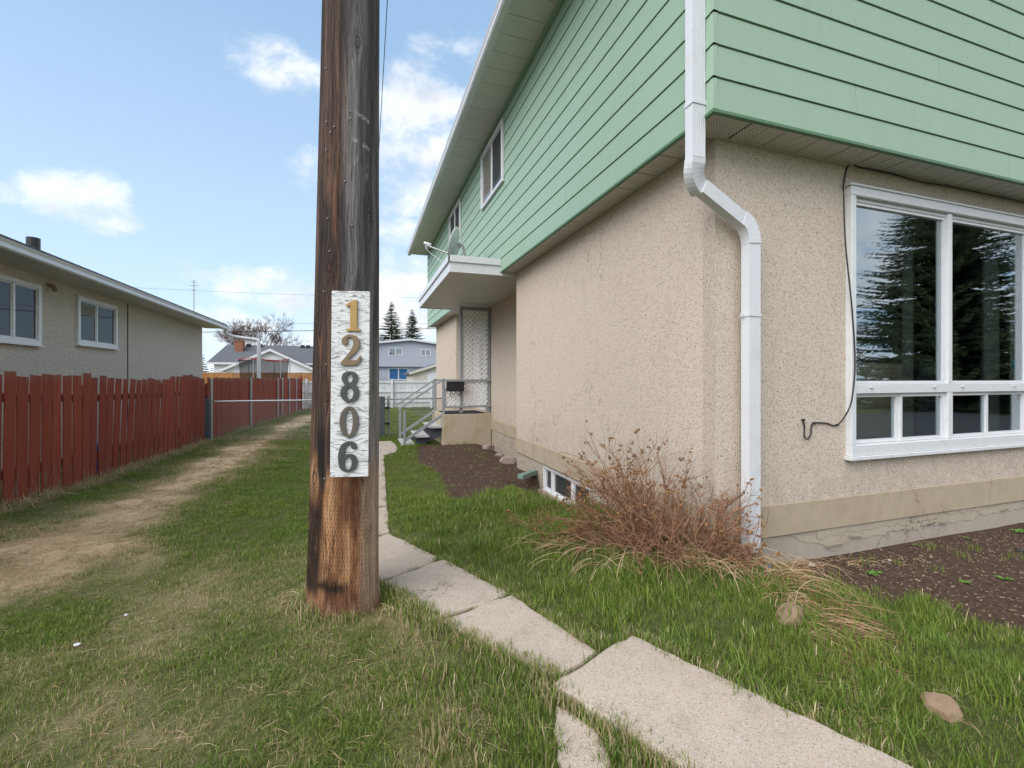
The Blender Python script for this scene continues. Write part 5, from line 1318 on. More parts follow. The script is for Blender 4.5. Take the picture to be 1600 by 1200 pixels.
# ------------------------------------------------------------------ red picket fence
def picket_mesh(w, h, t, var, name, m):
    r = random.Random(var); mb = MB(); n = 3
    tx = [r.uniform(-.006, .006) for _ in range(2)]; tz = [r.uniform(-.012, .012), r.uniform(-.012, .012)]
    V = [(sx * t / 2, sy * w / 2 + (tx[0] if z else 0), (z + (tz[0] if sy > 0 else tz[1])) if z else 0) for z in (0, h) for sx in (-1, 1) for sy in (-1, 1)]
    mb.add(V, [(0, 2, 3, 1), (4, 5, 7, 6), (0, 1, 5, 4), (2, 6, 7, 3), (0, 4, 6, 2), (1, 3, 7, 5)]); return mesh_of(mb, name, m)
def red_fence(y0, y1, pitch, w, topf, lab, group, x0=-3.2, step=0, seed=1, rails=True, leanf=None):
    F = thing('picket_fence', (x0, (y0 + y1) / 2, gh(x0, (y0 + y1) / 2)), lab, 'fence', group)
    r = random.Random(seed); meshes = {}
    y = y0; k = 0
    while y < y1:
        zb = gh(x0, y) + .02; h = topf(y) - zb; hk = r.randint(0, 6)
        if hk not in meshes: meshes[hk] = picket_mesh(w, 1.33, .014, r.random(), 'picket', M['red'])
        ln = (leanf(y) if leanf else 0) + r.gauss(0, .006)
        place('picket', meshes[hk], (x0 + .0095 + r.uniform(-.002, .006), y, zb + r.uniform(-.012, .012)), F, rot=(-ln, 0, r.gauss(0, .02)), sc=(1, r.uniform(.92, 1.05), (h + r.uniform(-.012, .012)) / 1.33))
        y += pitch * r.uniform(.94, 1.06); k += 1
    if rails:
        for dz in (.32, 1.05):
            yy = y0
            while yy < y1 - .1:
                y2 = min(yy + 2.4, y1); mb = MB(); mb.beam((x0 - .025, yy, gh(x0, yy) + dz), (x0 - .025, y2 - .004, gh(x0, y2) + dz), .038, .085); mb.build('rail', M['red'], F); yy = y2
        yy = y0 + .1
        while yy < y1: mb = MB(); mb.box(x0 - .14, x0 - .052, yy - .045, yy + .045, gh(x0, yy) - .1, topf(yy) - .12); mb.build('post', M['red'], F); yy += 2.4
    return F
leanf = lambda y: .0 + .115 * sstep(6.8, 8.2, y) * (1 - sstep(9.0, 9.6, y)) + .02
topf = lambda y: 1.24 - .045 * sstep(6.8, 8, y) + .05 * sstep(8.6, 10, y) * (1 - sstep(10.3, 11.4, y))
red_fence(2.2, 11.22, .177, .141, topf, 'near run of leaning dark red picket fence in front of the bungalow', 'red picket fence runs', seed=3, leanf=leanf)
FF = red_fence(11.5, 27.3, .15, .143, lambda y: 1.205, 'far run of red board fence beyond the chain link fence', 'red picket fence runs', seed=5)
for px in (392, 434, 441, 452, 463):
    y = atX(px, -3.13).y; mb = MB(); mb.tube([(-3.13, y, gh(-3.13, y) - .05), (-3.13, y, 1.22)], .035, 8); mb.build('metal_post', M['galv'], FF)
yp = 27.2
mb = MB(); mb.box(-3.22, -3.10, yp, yp + .12, -.7, 1.32); mb.build('end_post', M['red'], FF)
y = 11.42; mb = MB(); mb.tube([(-3.2 + .09, y, -.3), (-3.2 + .09, y, 1.2)], .025, 8); mb.build('metal_post', M['galv'], FF)

# ------------------------------------------------------------------ chain link fence across the yard
YC = 11.42; zt = .70
CL = thing('chain_link_fence', (-.6, YC, -.25), 'low grey chain link fence crossing the yard behind the utility pole', 'fence')
mb = MB(); mb.tube([(-3.05, YC, zt - .01), (2.28, YC, zt - .01)], .02, 8); mb.build('top_rail', M['galv'], CL)
for px_, wd in ((324, .12), (597, .13)):
    x = atY(px_, YC - .05).x; mb = MB(); mb.box(x - wd / 2, x + wd / 2, YC - .14, YC - .03, -.5, zt + .06); mb.build('post', M['post_grey'], CL, bevel=.006)
xg = atY(597, YC).x
mb = MB(); mb.tube([(xg + .15, YC, -.5), (xg + .15, YC, zt + .03)], .028, 8); mb.tube([(xg + .15, YC, zt + .03), (xg + .15, YC, zt + .05), (xg + .15, YC, zt + .09)], [.034, .04, .01], 8); mb.build('gate_post', M['galv_dull'], CL)
mb = MB()
for z in (.48, .1): mb.beam((xg + .07, YC - .09, z), (xg + .16, YC - .04, z), .05, .05)
mb.build('latch', M['black_metal'], CL)
mb = MB(); r_ = .0022; p_ = .05; z0 = -.24
x = -3.0
while x < 2.25:
    nseg = int((zt - z0) / p_)
    for s in (0,):
        pts = [(x + (p_ if i % 2 else 0), YC + (.004 if i % 2 else -.004), z0 + i * p_) for i in range(nseg + 1)]; mb.tube(pts, r_, 3, cap=False)
        pts = [(x + (0 if i % 2 else p_) + p_ * 0, YC - (.004 if i % 2 else -.004), z0 + i * p_) for i in range(nseg + 1)]; mb.tube(pts, r_, 3, cap=False)
    x += p_ * 2 if False else p_
tag(mb.build('wire_mesh', M['galv_dull'], CL), kind='stuff')

# ------------------------------------------------------------------ white board fence at the back of the yard
WF = thing('white_fence', (2, 27.5, -.56), 'old white board fence closing the far end of the yard', 'fence')
wm = [picket_mesh(.14, 1.56, .02, i, 'board', M['white_wood']) for i in range(5)]
for me_ in wm: me_.transform(Matrix.Rotation(R(90), 4, 'Z'))
x = -3.05; k = 0
while x < 8.8:
    place('board', wm[rnd.randint(0, 4)], (x, 27.46 + rnd.uniform(-.004, .004), -.52 + rnd.uniform(-.015, .015)), WF); x += .152; k += 1
for z in (-.2, .42, .98): mb = MB(); mb.box(-3.1, 8.8, 27.40, 27.445, z - .045, z + .045); mb.build('rail', M['white_wood'], WF)
for x in (-2.9, -.6, 1.7, 4.0, 6.3): mb = MB(); mb.box(x - .055, x + .055, 27.28, 27.395, -.6, 1.16); mb.build('post', M['white_wood'], WF)
x = atY(470, 27.3).x + .5

# ------------------------------------------------------------------ houses beyond
def quadthing(pts): m_ = MB(); m_.add(pts, [tuple(range(len(pts)))]); return m_
# white gabled garage
GA = thing('garage', (-7.4, 47, -.7), 'white gabled garage rising behind the trampoline', 'garage')
Yg = 44.6; gx0, gx1, ga = atY(352, Yg).x, atY(490, Yg).x, atY(427, Yg).x
ze, za = HC + (HOR - 578) / FPX * 40, HC + (HOR - 548) / FPX * 40
ga = (gx0 + gx1) / 2
mb = MB(); V = [(gx0, Yg, -.8), (gx1, Yg, -.8), (gx1, Yg, ze), (ga, Yg, za), (gx0, Yg, ze)]; V += [(a, Yg + 7, c) for a, b, c in V]
mb.add(V, [(0, 1, 2, 3, 4), (9, 8, 7, 6, 5), (1, 6, 7, 2), (5, 0, 4, 9)]); mb.build('wall', M['white_wall'], GA)
def roofslab(mb, a, b, y0, y1, t=.12, ov=.4):
    a = Vector((a[0], 0, a[1])); b = Vector((b[0], 0, b[1])); d = (b - a).normalized(); a = a - d * ov * (1 if a.z < b.z else 0); b = b + d * ov * (1 if b.z < a.z else 0)
    V = [(p.x, y, p.z + dz) for y in (y0, y1) for p, dz in ((a, 0), (b, 0), (b, t), (a, t))]
    mb.add(V, [(0, 1, 2, 3), (7, 6, 5, 4), (0, 4, 5, 1), (3, 2, 6, 7), (1, 5, 6, 2), (0, 3, 7, 4)])
for a, b in (((gx0, ze), (ga, za)), ((ga, za), (gx1, ze))):
    mb = MB(); roofslab(mb, a, b, Yg - .3, Yg + 7.3); mb.build('roof', M['roof_grey'], GA)
    mb = MB(); roofslab(mb, (a[0], a[1] - .06), (b[0], b[1] - .06), Yg - .34, Yg - .301, t=.22); mb.build('rake_trim', M['white_metal'], GA)
mb = MB(); gdx = atY(460, Yg).x; mb.box(gdx, gdx + 1.6, Yg - .04, Yg - .001, -.8, HC + (HOR - 581) / FPX * 40); mb.build('door', M['white_metal'], GA)
# long house with the grey roof behind it
LH = thing('grey_roofed_house', (-6, 54, -.7), 'low white house with long grey shingle roof and brick chimney', 'house')
Yh = 51.; k_ = lambda y: HC + (HOR - y) / FPX * 46
hx0, hx1 = atY(334, Yh).x, atY(585, Yh).x
mb = MB(); mb.box(hx0, hx1, Yh, Yh + 8, -.8, k_(567)); mb.build('wall', M['white_wall'], LH)
mb = MB(); z0, z1 = k_(568), k_(540) + .25; rx = atY(350, Yh + 4).x + .3
V = [(hx0 - .5, Yh - .5, z0), (hx1 + .5, Yh - .5, z0), (hx1 - 3, Yh + 4, z1), (rx, Yh + 4, z1), (hx0 - .5, Yh + 8.5, z0), (hx1 + .5, Yh + 8.5, z0)]
mb.add(V, [(0, 1, 2, 3), (5, 4, 3, 2), (4, 0, 3), (1, 5, 2), (0, 4, 5, 1)]); mb.build('roof', M['roof_grey'], LH)
mb = MB(); mb.box(hx0 - .5, hx1 + .5, Yh - .54, Yh - .501, z0 - .14, z0 + .04); mb.build('fascia', M['white_metal'], LH)
cx = atY(374, Yh + 2.5).x; mb = MB(); mb.box(cx - .38, cx + .38, Yh + 2.2, Yh + 3, z0 + .6, k_(534) + .1); mb.box(cx - .43, cx + .43, Yh + 2.15, Yh + 3.05, k_(534) + .101, k_(533) + .15); mb.build('chimney', M['brick'], LH)
for px_ in (383, 402, 470, 479):
    x = atY(px_, Yh + 2).x; mb = MB(); mb.box(x - .2, x + .2, Yh + 3.4, Yh + 3.7, z1 - .35, z1 + .08); mb.build('roof_vent', M['black_metal'], LH)
wx = atY(357, Yh).x; window(LH, (wx - .4, Yh, .3), UX, NY, .8, 1.0, [.5], M['vinyl'], M['glass_far'], dep=.04)
# blue grey two storey house
BHs = thing('blue_grey_house', (6, 65, -.7), 'two storey blue grey house seen between the pole and the porch', 'house')
Yb = 61.; kb = lambda y: HC + (HOR - y) / FPX * 60
bx0, bx1, bxa = atY(572, Yb).x, atY(712, Yb).x, atY(641, Yb).x
bx1 = 2 * bxa - bx0
mb = MB(); V = [(bx0, Yb, kb(573)), (bx1, Yb, kb(573)), (bx1, Yb, kb(540)), (bxa, Yb, kb(532)), (bx0, Yb, kb(540))]; V += [(a, Yb + 10, c) for a, b, c in V]
mb.add(V, [(0, 1, 2, 3, 4), (9, 8, 7, 6, 5), (1, 6, 7, 2), (5, 0, 4, 9), (0, 5, 6, 1)]); mb.build('upper_wall', M['siding_blue'], BHs)
mb = MB(); mb.box(bx0 + .2, bx1 - .2, Yb + .45, Yb + 9.8, -.8, kb(573) - .001); mb.build('lower_wall', M['siding_blue'], BHs)
for k in range(13):
    z = kb(573) + k * .22
    if z < kb(541): mb = MB(); mb.ob((bx0, Yb, z), UX, UZ, NY, 0, bx1 - bx0, 0, .2, 0.0005, .02); mb.build('siding_board', M['siding_blue'], BHs)
for a, b in (((bx0, kb(540)), (bxa, kb(532))), ((bxa, kb(532)), (bx1, kb(540)))):
    mb = MB(); roofslab(mb, a, b, Yb - .5, Yb + 10.5, t=.2, ov=.5); mb.build('roof', M['roof_grey'], BHs); mb = MB(); roofslab(mb, (a[0], a[1] - .03), (b[0], b[1] - .03), Yb - .54, Yb - .501, t=.25, ov=.5); mb.build('rake_trim', M['white_metal'], BHs)
for a, b, c, d, cols in ((607, 629, 544, 556, [.5]), (657, 673, 545.5, 556.5, [.5])):
    xa_, xb_ = atY(a, Yb).x, atY(b, Yb).x; window(BHs, (xa_, Yb - .021, kb(d)), UX, NY, xb_ - xa_, kb(c) - kb(d), cols, M['vinyl'], M['glass_far'], fw=.09, mull=.08)
xa_, xb_ = atY(607, Yb + .45).x, atY(638, Yb + .45).x
mbl = glassmat('blue_curtained_glass', .12, opaque=(.03, .13, .34))
window(BHs, (xa_, Yb + .45, kb(594)), UX, NY, xb_ - xa_, kb(575) - kb(594), [.5], M['vinyl'], mbl, fw=.1, mull=.1, dep=.06)
# cream garage at the right
CG = thing('garage', (5.6, 44, -.6), 'cream garage with dark roof at the edge of the green house', 'garage')
Yk = 41.; kk_ = lambda y: HC + (HOR - y) / FPX * 41
x0_, x1_ = atY(645, Yk).x, atY(730, Yk).x; xm = (x0_ + x1_) / 2 + .6
mb = MB(); V = [(x0_, Yk, -.7), (x1_ + 1, Yk, -.7), (x1_ + 1, Yk, kk_(583)), (xm, Yk, kk_(566)), (x0_, Yk, kk_(583))]; V += [(a, Yk + 6, c) for a, b, c in V]
mb.add(V, [(0, 1, 2, 3, 4), (9, 8, 7, 6, 5), (1, 6, 7, 2), (5, 0, 4, 9)]); mb.build('wall', M['cream_wall'], CG)
mb = MB(); roofslab(mb, (x0_, kk_(583)), (xm, kk_(566)), Yk - .3, Yk + 6.3, ov=.35); mb.build('roof', M['roof_grey'], CG)
mb = MB(); roofslab(mb, (xm, kk_(566)), (x1_ + 1, kk_(583)), Yk - .3, Yk + 6.3, ov=.35); mb.build('roof', M['roof_grey'], CG)
mb = MB(); roofslab(mb, (x0_, kk_(583) - .05), (xm, kk_(566) - .05), Yk - .34, Yk - .301, t=.2, ov=.35); mb.build('rake_trim', M['cream_wall'], CG)
xd = atY(668, Yk).x; mb = MB(); mb.box(xd, xd + 2.4, Yk - .04, Yk - .001, -.7, kk_(583)); mb.build('door', M['white_metal'], CG)
# orange board fence behind the far red fence
OF = thing('wooden_fence', (-7, 38, -.6), 'orange stained board fence behind the far red fence', 'fence')
om = picket_mesh(.19, 2.25, .02, 3, 'board', M['orange_wood']); om.transform(Matrix.Rotation(R(90), 4, 'Z'))
x = atY(300, 38).x; 
while x < atY(492, 38).x: place('board', om, (x, 38 + rnd.uniform(-.01, .01), -.62 + rnd.uniform(-.02, .02)), OF); x += .2
# trampoline with net
TP = thing('trampoline', (-4.9, 34, -.6), 'round trampoline with dark net and red padded rim behind the fence', 'trampoline')
tc = Vector((atY(413, 34.).x, 34., 0)); rT = 1.5; zr_ = HC + (HOR - 564) / FPX * 32; 
mb = MB()
for i in range(20):
    a, b = 2 * math.pi * i / 20, 2 * math.pi * (i + 1) / 20
    z_ = lambda t: zr_ + .07 * math.cos(t * 3)
    mb.tube([tc + Vector((rT * math.cos(a), rT * math.sin(a), z_(a))), tc + Vector((rT * math.cos(b), rT * math.sin(b), z_(b)))], .035, 6)
mb.build('rim_padding', M['red_trim'], TP)
nm_, nt_ = newmat('trampoline_net'); tr_ = nt_.n('ShaderNodeBsdfTransparent'); df_ = nt_.n('ShaderNodeBsdfDiffuse', None, Color=(.02, .02, .022, 1)); mx_ = nt_.n('ShaderNodeMixShader', None, Fac=.52, i1=tr_.outputs[0], i2=df_.outputs[0]); nt_.n('ShaderNodeOutputMaterial', None, Surface=mx_.outputs[0])
mb = MB(); V = []; F = []; n = 30
for i in range(n):
    a = 2 * math.pi * i / n
    for z_, rr in ((.2, .93), (.75, .90), (zr_ - .02, 1.0)): V.append(tc + Vector((rT * rr * math.cos(a), rT * rr * math.sin(a), z_)))
F = [(i * 3 + j, ((i + 1) % n) * 3 + j, ((i + 1) % n) * 3 + j + 1, i * 3 + j + 1) for i in range(n) for j in range(2)]
mb.add(V, F); mb.build('net', nm_, TP)
mb = MB(); mb.tube([tc + Vector((0, 0, .12)), tc + Vector((0, 0, .2))], [rT, rT], 30); mb.build('mat', M['black'], TP)
for i in range(6):
    a = 2 * math.pi * i / 6 + .3; mb = MB(); mb.tube([tc + Vector((rT * 1.02 * math.cos(a), rT * 1.02 * math.sin(a), -.65)), tc + Vector((rT * 1.05 * math.cos(a), rT * 1.05 * math.sin(a), zr_))], .025, 6); mb.build('pole', M['galv'], TP)

# ------------------------------------------------------------------ trees
def attach_bl(o, vals):
    at = o.data.attributes.new('bl', 'FLOAT', 'POINT'); at.data.foreach_set('value', vals)
def spruce(x, y, z, h, r, seed, lab, group, dense=1.0, leaf=.2, wh=.32, tiers=None):
    T = thing('spruce_tree', (x, y, z), lab, 'tree', group)
    rn = random.Random(seed); mb = MB(); mb.tube([(x, y, z), (x, y, z + h * .5), (x, y, z + h * .98)], [.02 * h, .012 * h, .01], 8); mb.build('trunk', M['bark'], T)
    V = []; F = []; bl = []; zz_ = z + h * .06
    while zz_ < z + h:
        f = (zz_ - z) / h; R_ = r * (1 - f) ** .85 * (1 if f > .12 else .8) + .08
        nb = max(4, int((9 + 8 * (1 - f)) * dense))
        for _ in range(nb):
            a = rn.uniform(0, 6.283); L = R_ * rn.uniform(.62, 1.12); dr_ = rn.uniform(.08, .35) * (1 - f) + .02
            d = Vector((math.cos(a), math.sin(a), 0)); s = Vector((-d.y, d.x, 0)); lf_ = leaf * (1.05 - .72 * f); nsp = max(3, int(L / (lf_ * .42))); shade = rn.uniform(.0, .8)
            for k in range(nsp):
                t = (k + rn.random()) / nsp
                p = Vector((x, y, zz_)) + d * L * t + Vector((0, 0, -dr_ * L * t * (1.3 - .7 * t * t) + .1 * L * t ** 3))
                wd = lf_ * (1.25 - .7 * t) * rn.uniform(.7, 1.2)
                for sg in (-1, 1):
                    e_ = (d * rn.uniform(.35, .9) + s * sg * rn.uniform(.5, 1) + Vector((0, 0, rn.uniform(-.35, .1)))).normalized() * wd * 1.35
                    w_ = Vector((rn.uniform(-1, 1), rn.uniform(-1, 1), rn.uniform(-.4, .4))).normalized() * wd * .17
                    b_ = len(V); V += [p - w_, p + w_, p + e_ + w_ * .3, p + e_ * .55 - Vector((0, 0, wd * .28))]; F += [(b_, b_ + 1, b_ + 2), (b_, b_ + 2, b_ + 3)]; bl += [min(1, shade * .5 + .5 * t)] * 4
        zz_ += wh * rn.uniform(.6, 1.2) * (.5 + .5 * (1 - f))
    mb = MB(); mb.add(V, F); o = mb.build('crown', M['needles'], T); attach_bl(o, bl)
    return T
sp = lambda px, Y: atY(px, Y).x
spruce(sp(612, 78), 78, -.8, 14.8, 5.6, 1, 'taller left spruce behind the blue grey house', 'spruces behind the blue grey house', 1.0, .5, .42)
spruce(sp(644, 80), 80, -.8, 14.0, 4.8, 2, 'shorter right spruce behind the blue grey house', 'spruces behind the blue grey house', 1.0, .5, .42)
for px, Y, h, lb in ((322, 62, 3.6, 'middle one of three small conifers beyond the bungalow corner'), (331, 60, 3.2, 'lowest and rightmost small conifer beyond the bungalow corner'), (317, 58, 4.6, 'tallest small conifer touching the bungalow corner')): spruce(sp(px, Y), Y, -.8, h, 1.1, int(px), lb, 'small conifers beyond the bungalow', .7, .3, .4)
# spruce across the street, mirrored in the front window
spruce(21.6, -6.3, -.1, 11.2, 4.5, 9, 'big spruce across the street mirrored in the front window', None, 1.6, .27, .2)

def bare_tree(x, y, z, h, seed, lab, spread=1.0, r0=.02, depth=6):
    T = thing('bare_tree', (x, y, z), lab, 'tree'); rn = random.Random(seed); tw = MB()
    def grow(p, d, L, r, k):
        q = p + d * L; mid = p.lerp(q, .5) + Vector((rn.uniform(-1, 1), rn.uniform(-1, 1), rn.uniform(-.5, .5))) * L * .06
        tw.tube([p, mid, q], [r, r * .85, r * .68], 3 if k < depth - 1 else 6, cap=False)
        if k == 0: return
        for _ in range(3 if k > 1 else 4):
            dd = (d + Vector((rn.uniform(-1, 1), rn.uniform(-1, 1), rn.uniform(-.35, .75))) * .62 * spread).normalized()
            grow(q if rn.random() < .6 else p.lerp(q, rn.uniform(.5, 1)), dd, L * rn.uniform(.62, .86), max(r * .6, .012), k - 1)
    base = Vector((x, y, z)); mb = MB(); mb.tube([base, base + Vector((0, 0, h * .22))], [h * r0 * 1.2, h * r0], 8); mb.build('trunk', M['bark'], T)
    for i in range(4):
        a = i * 1.57 + rn.uniform(-.4, .4); grow(base + Vector((0, 0, h * .2)), Vector((math.cos(a) * .6 * spread, math.sin(a) * .6 * spread, .9)).normalized(), h * .24, h * r0 * .6, depth - 1)
    tw.build('branches', M['bare_twigs'], T); return T
bare_tree(sp(398, 66), 66, -.8, 10.6, 4, 'leafless tree behind the grey roofed house', 1.25, .015, 7)
bare_tree(11.5, -9.5, -.1, 7.5, 8, 'leafless tree across the street', .9, .014, 5)
# low house across the street (mirrored low in the front window)
AS = thing('street_house', (12, -24, 0), 'low brown roofed house across the street', 'house')
mb = MB(); mb.box(3, 16, -26, -18, -.2, 2.4); mb.build('wall', M['cream_wall'], AS)
mb = MB(); V = [(2.5, -26.5, 2.4), (16.5, -26.5, 2.4), (16.5, -17.5, 2.4), (2.5, -17.5, 2.4), (4.5, -22, 3.9), (14.5, -22, 3.9)]
mb.add(V, [(0, 1, 5, 4), (1, 2, 5), (2, 3, 4, 5), (3, 0, 4), (3, 2, 1, 0)]); mb.build('roof', simple('brown_shingles', (.13, .09, .065), .95), AS)

# ------------------------------------------------------------------ cables overhead
def wire(a, b, sag, r, lab, group='overhead cables', n=24):
    a, b = Vector(a), Vector(b); mb = MB(); mb.tube([a.lerp(b, i / n) - Vector((0, 0, sag * 4 * (i / n) * (1 - i / n))) for i in range(n + 1)], r, 5)
    return mb.build('overhead_cable', M['black'], label=lab, cat='cable', group=group)
Yw = 34.; kw = lambda y, px=400: HC + (HOR - y) / FPX * (Yw / ray(px)[1])
wire((atY(150, Yw).x, Yw, kw(521, 150)), (atY(900, Yw).x, Yw, kw(509, 900)), .05, .022, 'thickest overhead cable crossing above the garage roofs')
wire((atY(150, Yw).x, Yw, kw(502, 150)), (atY(900, Yw).x, Yw, kw(505, 900)), .1, .009, 'thin upper overhead cable just above the thickest one')
wire((atY(0, 44).x, 44, HC + (HOR - 468) / FPX * 42), (atY(900, 44).x, 44, HC + (HOR - 458) / FPX * 46), .5, .009, 'faint high overhead cable above the bungalow roof')
wire((PX_ + .5, PY_ - .18, 8.44), (.55, 44, 7.2), 1.2, .008, 'thin service cable running back from the utility pole top')
# antenna mast far behind the bungalow
AM = thing('antenna_mast', (atY(303, 30).x, 30, -.6), 'thin antenna mast with small crossbars above the bungalow roof end', 'antenna')
xm_ = atY(303, 30).x; zt_ = HC + (HOR - 454) / FPX * 28.6
mb = MB(); mb.tube([(xm_, 30, -.6), (xm_, 30, zt_)], .022, 6); mb.build('mast', M['galv_dull'], AM)
for dz, w in ((.1, .35), (.3, .5), (.55, .3)): mb = MB(); mb.tube([(xm_ - w / 2, 30, zt_ - dz), (xm_ + w / 2, 30, zt_ - dz)], .012, 5); mb.build('crossbar', M['galv_dull'], AM)

# ------------------------------------------------------------------ rocks, dead shrub, dry grass, bits
def rock(px, py, sx, sy, sz, seed, m, lab, rot=0, sink=.36):
    x, y = G(px, py); rn = random.Random(seed); bm = bmesh.new(); bmesh.ops.create_icosphere(bm, subdivisions=4, radius=1)
    pl_ = [(Vector((rn.gauss(0, 1), rn.gauss(0, 1), rn.gauss(0, .7))).normalized(), rn.uniform(.6, .92)) for _ in range(9)]
    for v in bm.verts:
        c = v.co.copy()
        for n_, d in pl_:
            e_ = c.dot(n_) - d
            if e_ > 0: c -= n_ * e_ * .97
        c *= 1 + .16 * (float(fbm(np.array(c.x * 3 + seed), np.array(c.y * 3 + c.z * 2), seed)) - .5)
        v.co = Vector((c.x * sx, c.y * sy, c.z * sz))
    me = bpy.data.meshes.new('rock'); bm.to_mesh(me); bm.free(); me.materials.append(m)
    o = bpy.data.objects.new('rock', me); S.collection.objects.link(o); o.location = (x, y, gh(x, y) + sz * (1 - sink * 2)); o.rotation_euler = (0, 0, rot); tag(o, lab, 'rock')
    return o
rock(763, 702, .14, .11, .085, 1, M['rock'], 'grey brown rock beside the concrete porch block', .3)
rock(781, 713, .10, .06, .05, 2, M['rock'], 'small flat rock between the two larger ones on the soil', .1)
rock(794, 724, .15, .10, .10, 3, M['rock'], 'pinkish grey angular rock against the side wall', -.3)
rock(1236, 968, .085, .07, .06, 4, M['rock_tan'], 'tan rock half buried in the grass under dry stalks', .2, .4)
rock(1468, 1108, .075, .06, .045, 5, M['rock_tan'], 'tan rock in the grass at the lower right', .5, .42)
rock(1452, 1093, .03, .025, .018, 8, M['rock'], 'small dark stone beside the lower right tan rock')
rock(1285, 1000, .03, .03, .02, 9, M['rock_tan'], 'small pale pebble in the grass below the dry stalks')

# the shrub: many branching reddish stems
SHR = thing('dead_shrub', (1.85, 2.75, 0), 'leafless reddish brown shrub against the side wall by the downspout', 'shrub')
tw = MB(); tb = []; hd = MB(); hb = []
rn = random.Random(21)
def atw(pts, r, sides=3):
    n0 = len(tw.v); tw.tube(pts, r, sides, cap=False); tb.extend([atw.b] * (len(tw.v) - n0))
atw.b = .5
def twig(p, d, L, r, k, top):
    n = 4; pts = [p]; q = p; dd = d
    for i in range(n):
        dd = (dd + Vector((rn.gauss(0, .10), rn.gauss(0, .10), rn.gauss(0, .08)))).normalized(); q = q + dd * L / n
        if q.x > XW - .02 and q.y > YF: q.x = XW - .02
        if q.z < .02: q.z = .02
        pts.append(q)
    atw.b = rn.random(); atw(pts, [r, r * .92, r * .85, r * .78, r * .7])
    if k == 0:
        if rn.random() < top:
            for _ in range(rn.randint(3, 6)):
                c = q + Vector((rn.gauss(0, .008), rn.gauss(0, .008), rn.gauss(0, .006))); s = rn.uniform(.0035, .0065); n0 = len(hd.v)
                U = Vector((rn.gauss(0, 1), rn.gauss(0, 1), rn.gauss(0, 1))).normalized(); Vv = U.orthogonal().normalized()
                hd.ob(c, U, Vv, U.cross(Vv), -s, s, -s * .8, s * .8, -s * .5, s * .5); hb.extend([rn.random()] * 8)
        return
    m = rn.randint(2, 4)
    for j in range(m):
        t = rn.uniform(.35, 1) if j else 1.0; i = min(n - 1, int(t * n)); pp = pts[i].lerp(pts[i + 1], t * n - i) if t < 1 else pts[-1]
        nd = (dd + Vector((rn.gauss(0, .42), rn.gauss(0, .42), rn.gauss(0, .30)))).normalized()
        twig(pp, nd, L * rn.uniform(.45, .75), max(r * .66, .0012), k - 1, top)
def stand(px, py):
    x, y = G(px, py); return Vector((min(x, XW - .05) if y > YF else x, y, gh(x, y)))
for i in range(105):                                           # crowns of stems along the wall
    c = rn.choice([(1000, 868), (1050, 878), (1095, 888), (955, 858), (1020, 866), (1010, 850), (1060, 870)])
    b = stand(c[0] + rn.gauss(0, 36), c[1] + rn.gauss(0, 10)); hgt = rn.uniform(.13, .30)
    d = Vector((rn.gauss(-.18, .62), rn.gauss(-.02, .45), rn.uniform(.35, 1.0))).normalized()
    twig(b, d, hgt, rn.uniform(.0024, .0046), 3 if rn.random() < .6 else 2, .025)
for (px, py, tx, ty, n) in ((1010, 868, 948, 722, 9), (1025, 868, 985, 735, 9), (1060, 872, 1077, 728, 3), (1000, 862, 925, 760, 8), (1045, 870, 1010, 765, 7), (1090, 880, 1118, 800, 5), (1040, 868, 1030, 810, 6), (1100, 880, 1150, 825, 5), (1120, 885, 1200, 860, 7), (1105, 880, 1160, 790, 4), (955, 852, 905, 815, 7), (940, 852, 880, 835, 5)):
    for _ in range(n):                                         # taller stems that carry the seed heads
        b = stand(px + rn.gauss(0, 8), py + rn.gauss(0, 4)); Zt = (b.x * SN + b.y * CS) * rn.uniform(.96, 1.04); dx, dy = ray(tx + rn.gauss(0, 14))
        t_ = Vector((min(dx * Zt, XW - .03), dy * Zt, HC + (HOR - ty - rn.gauss(0, 10)) / FPX * Zt)); v_ = t_ - b
        twig(b, v_.normalized(), v_.length * .62, rn.uniform(.0034, .0054), 3, .22)
o = tw.build('stems', M['twig'], SHR, origin=(1.85, 2.75, 0)); attach_bl(o, tb); tag(o, kind='stuff')
hm = twigmat('seed_heads', (.12, .055, .03), (.36, .20, .08))
o = hd.build('seed_heads', hm, SHR, origin=(1.85, 2.75, 0)); attach_bl(o, hb); tag(o, kind='stuff')

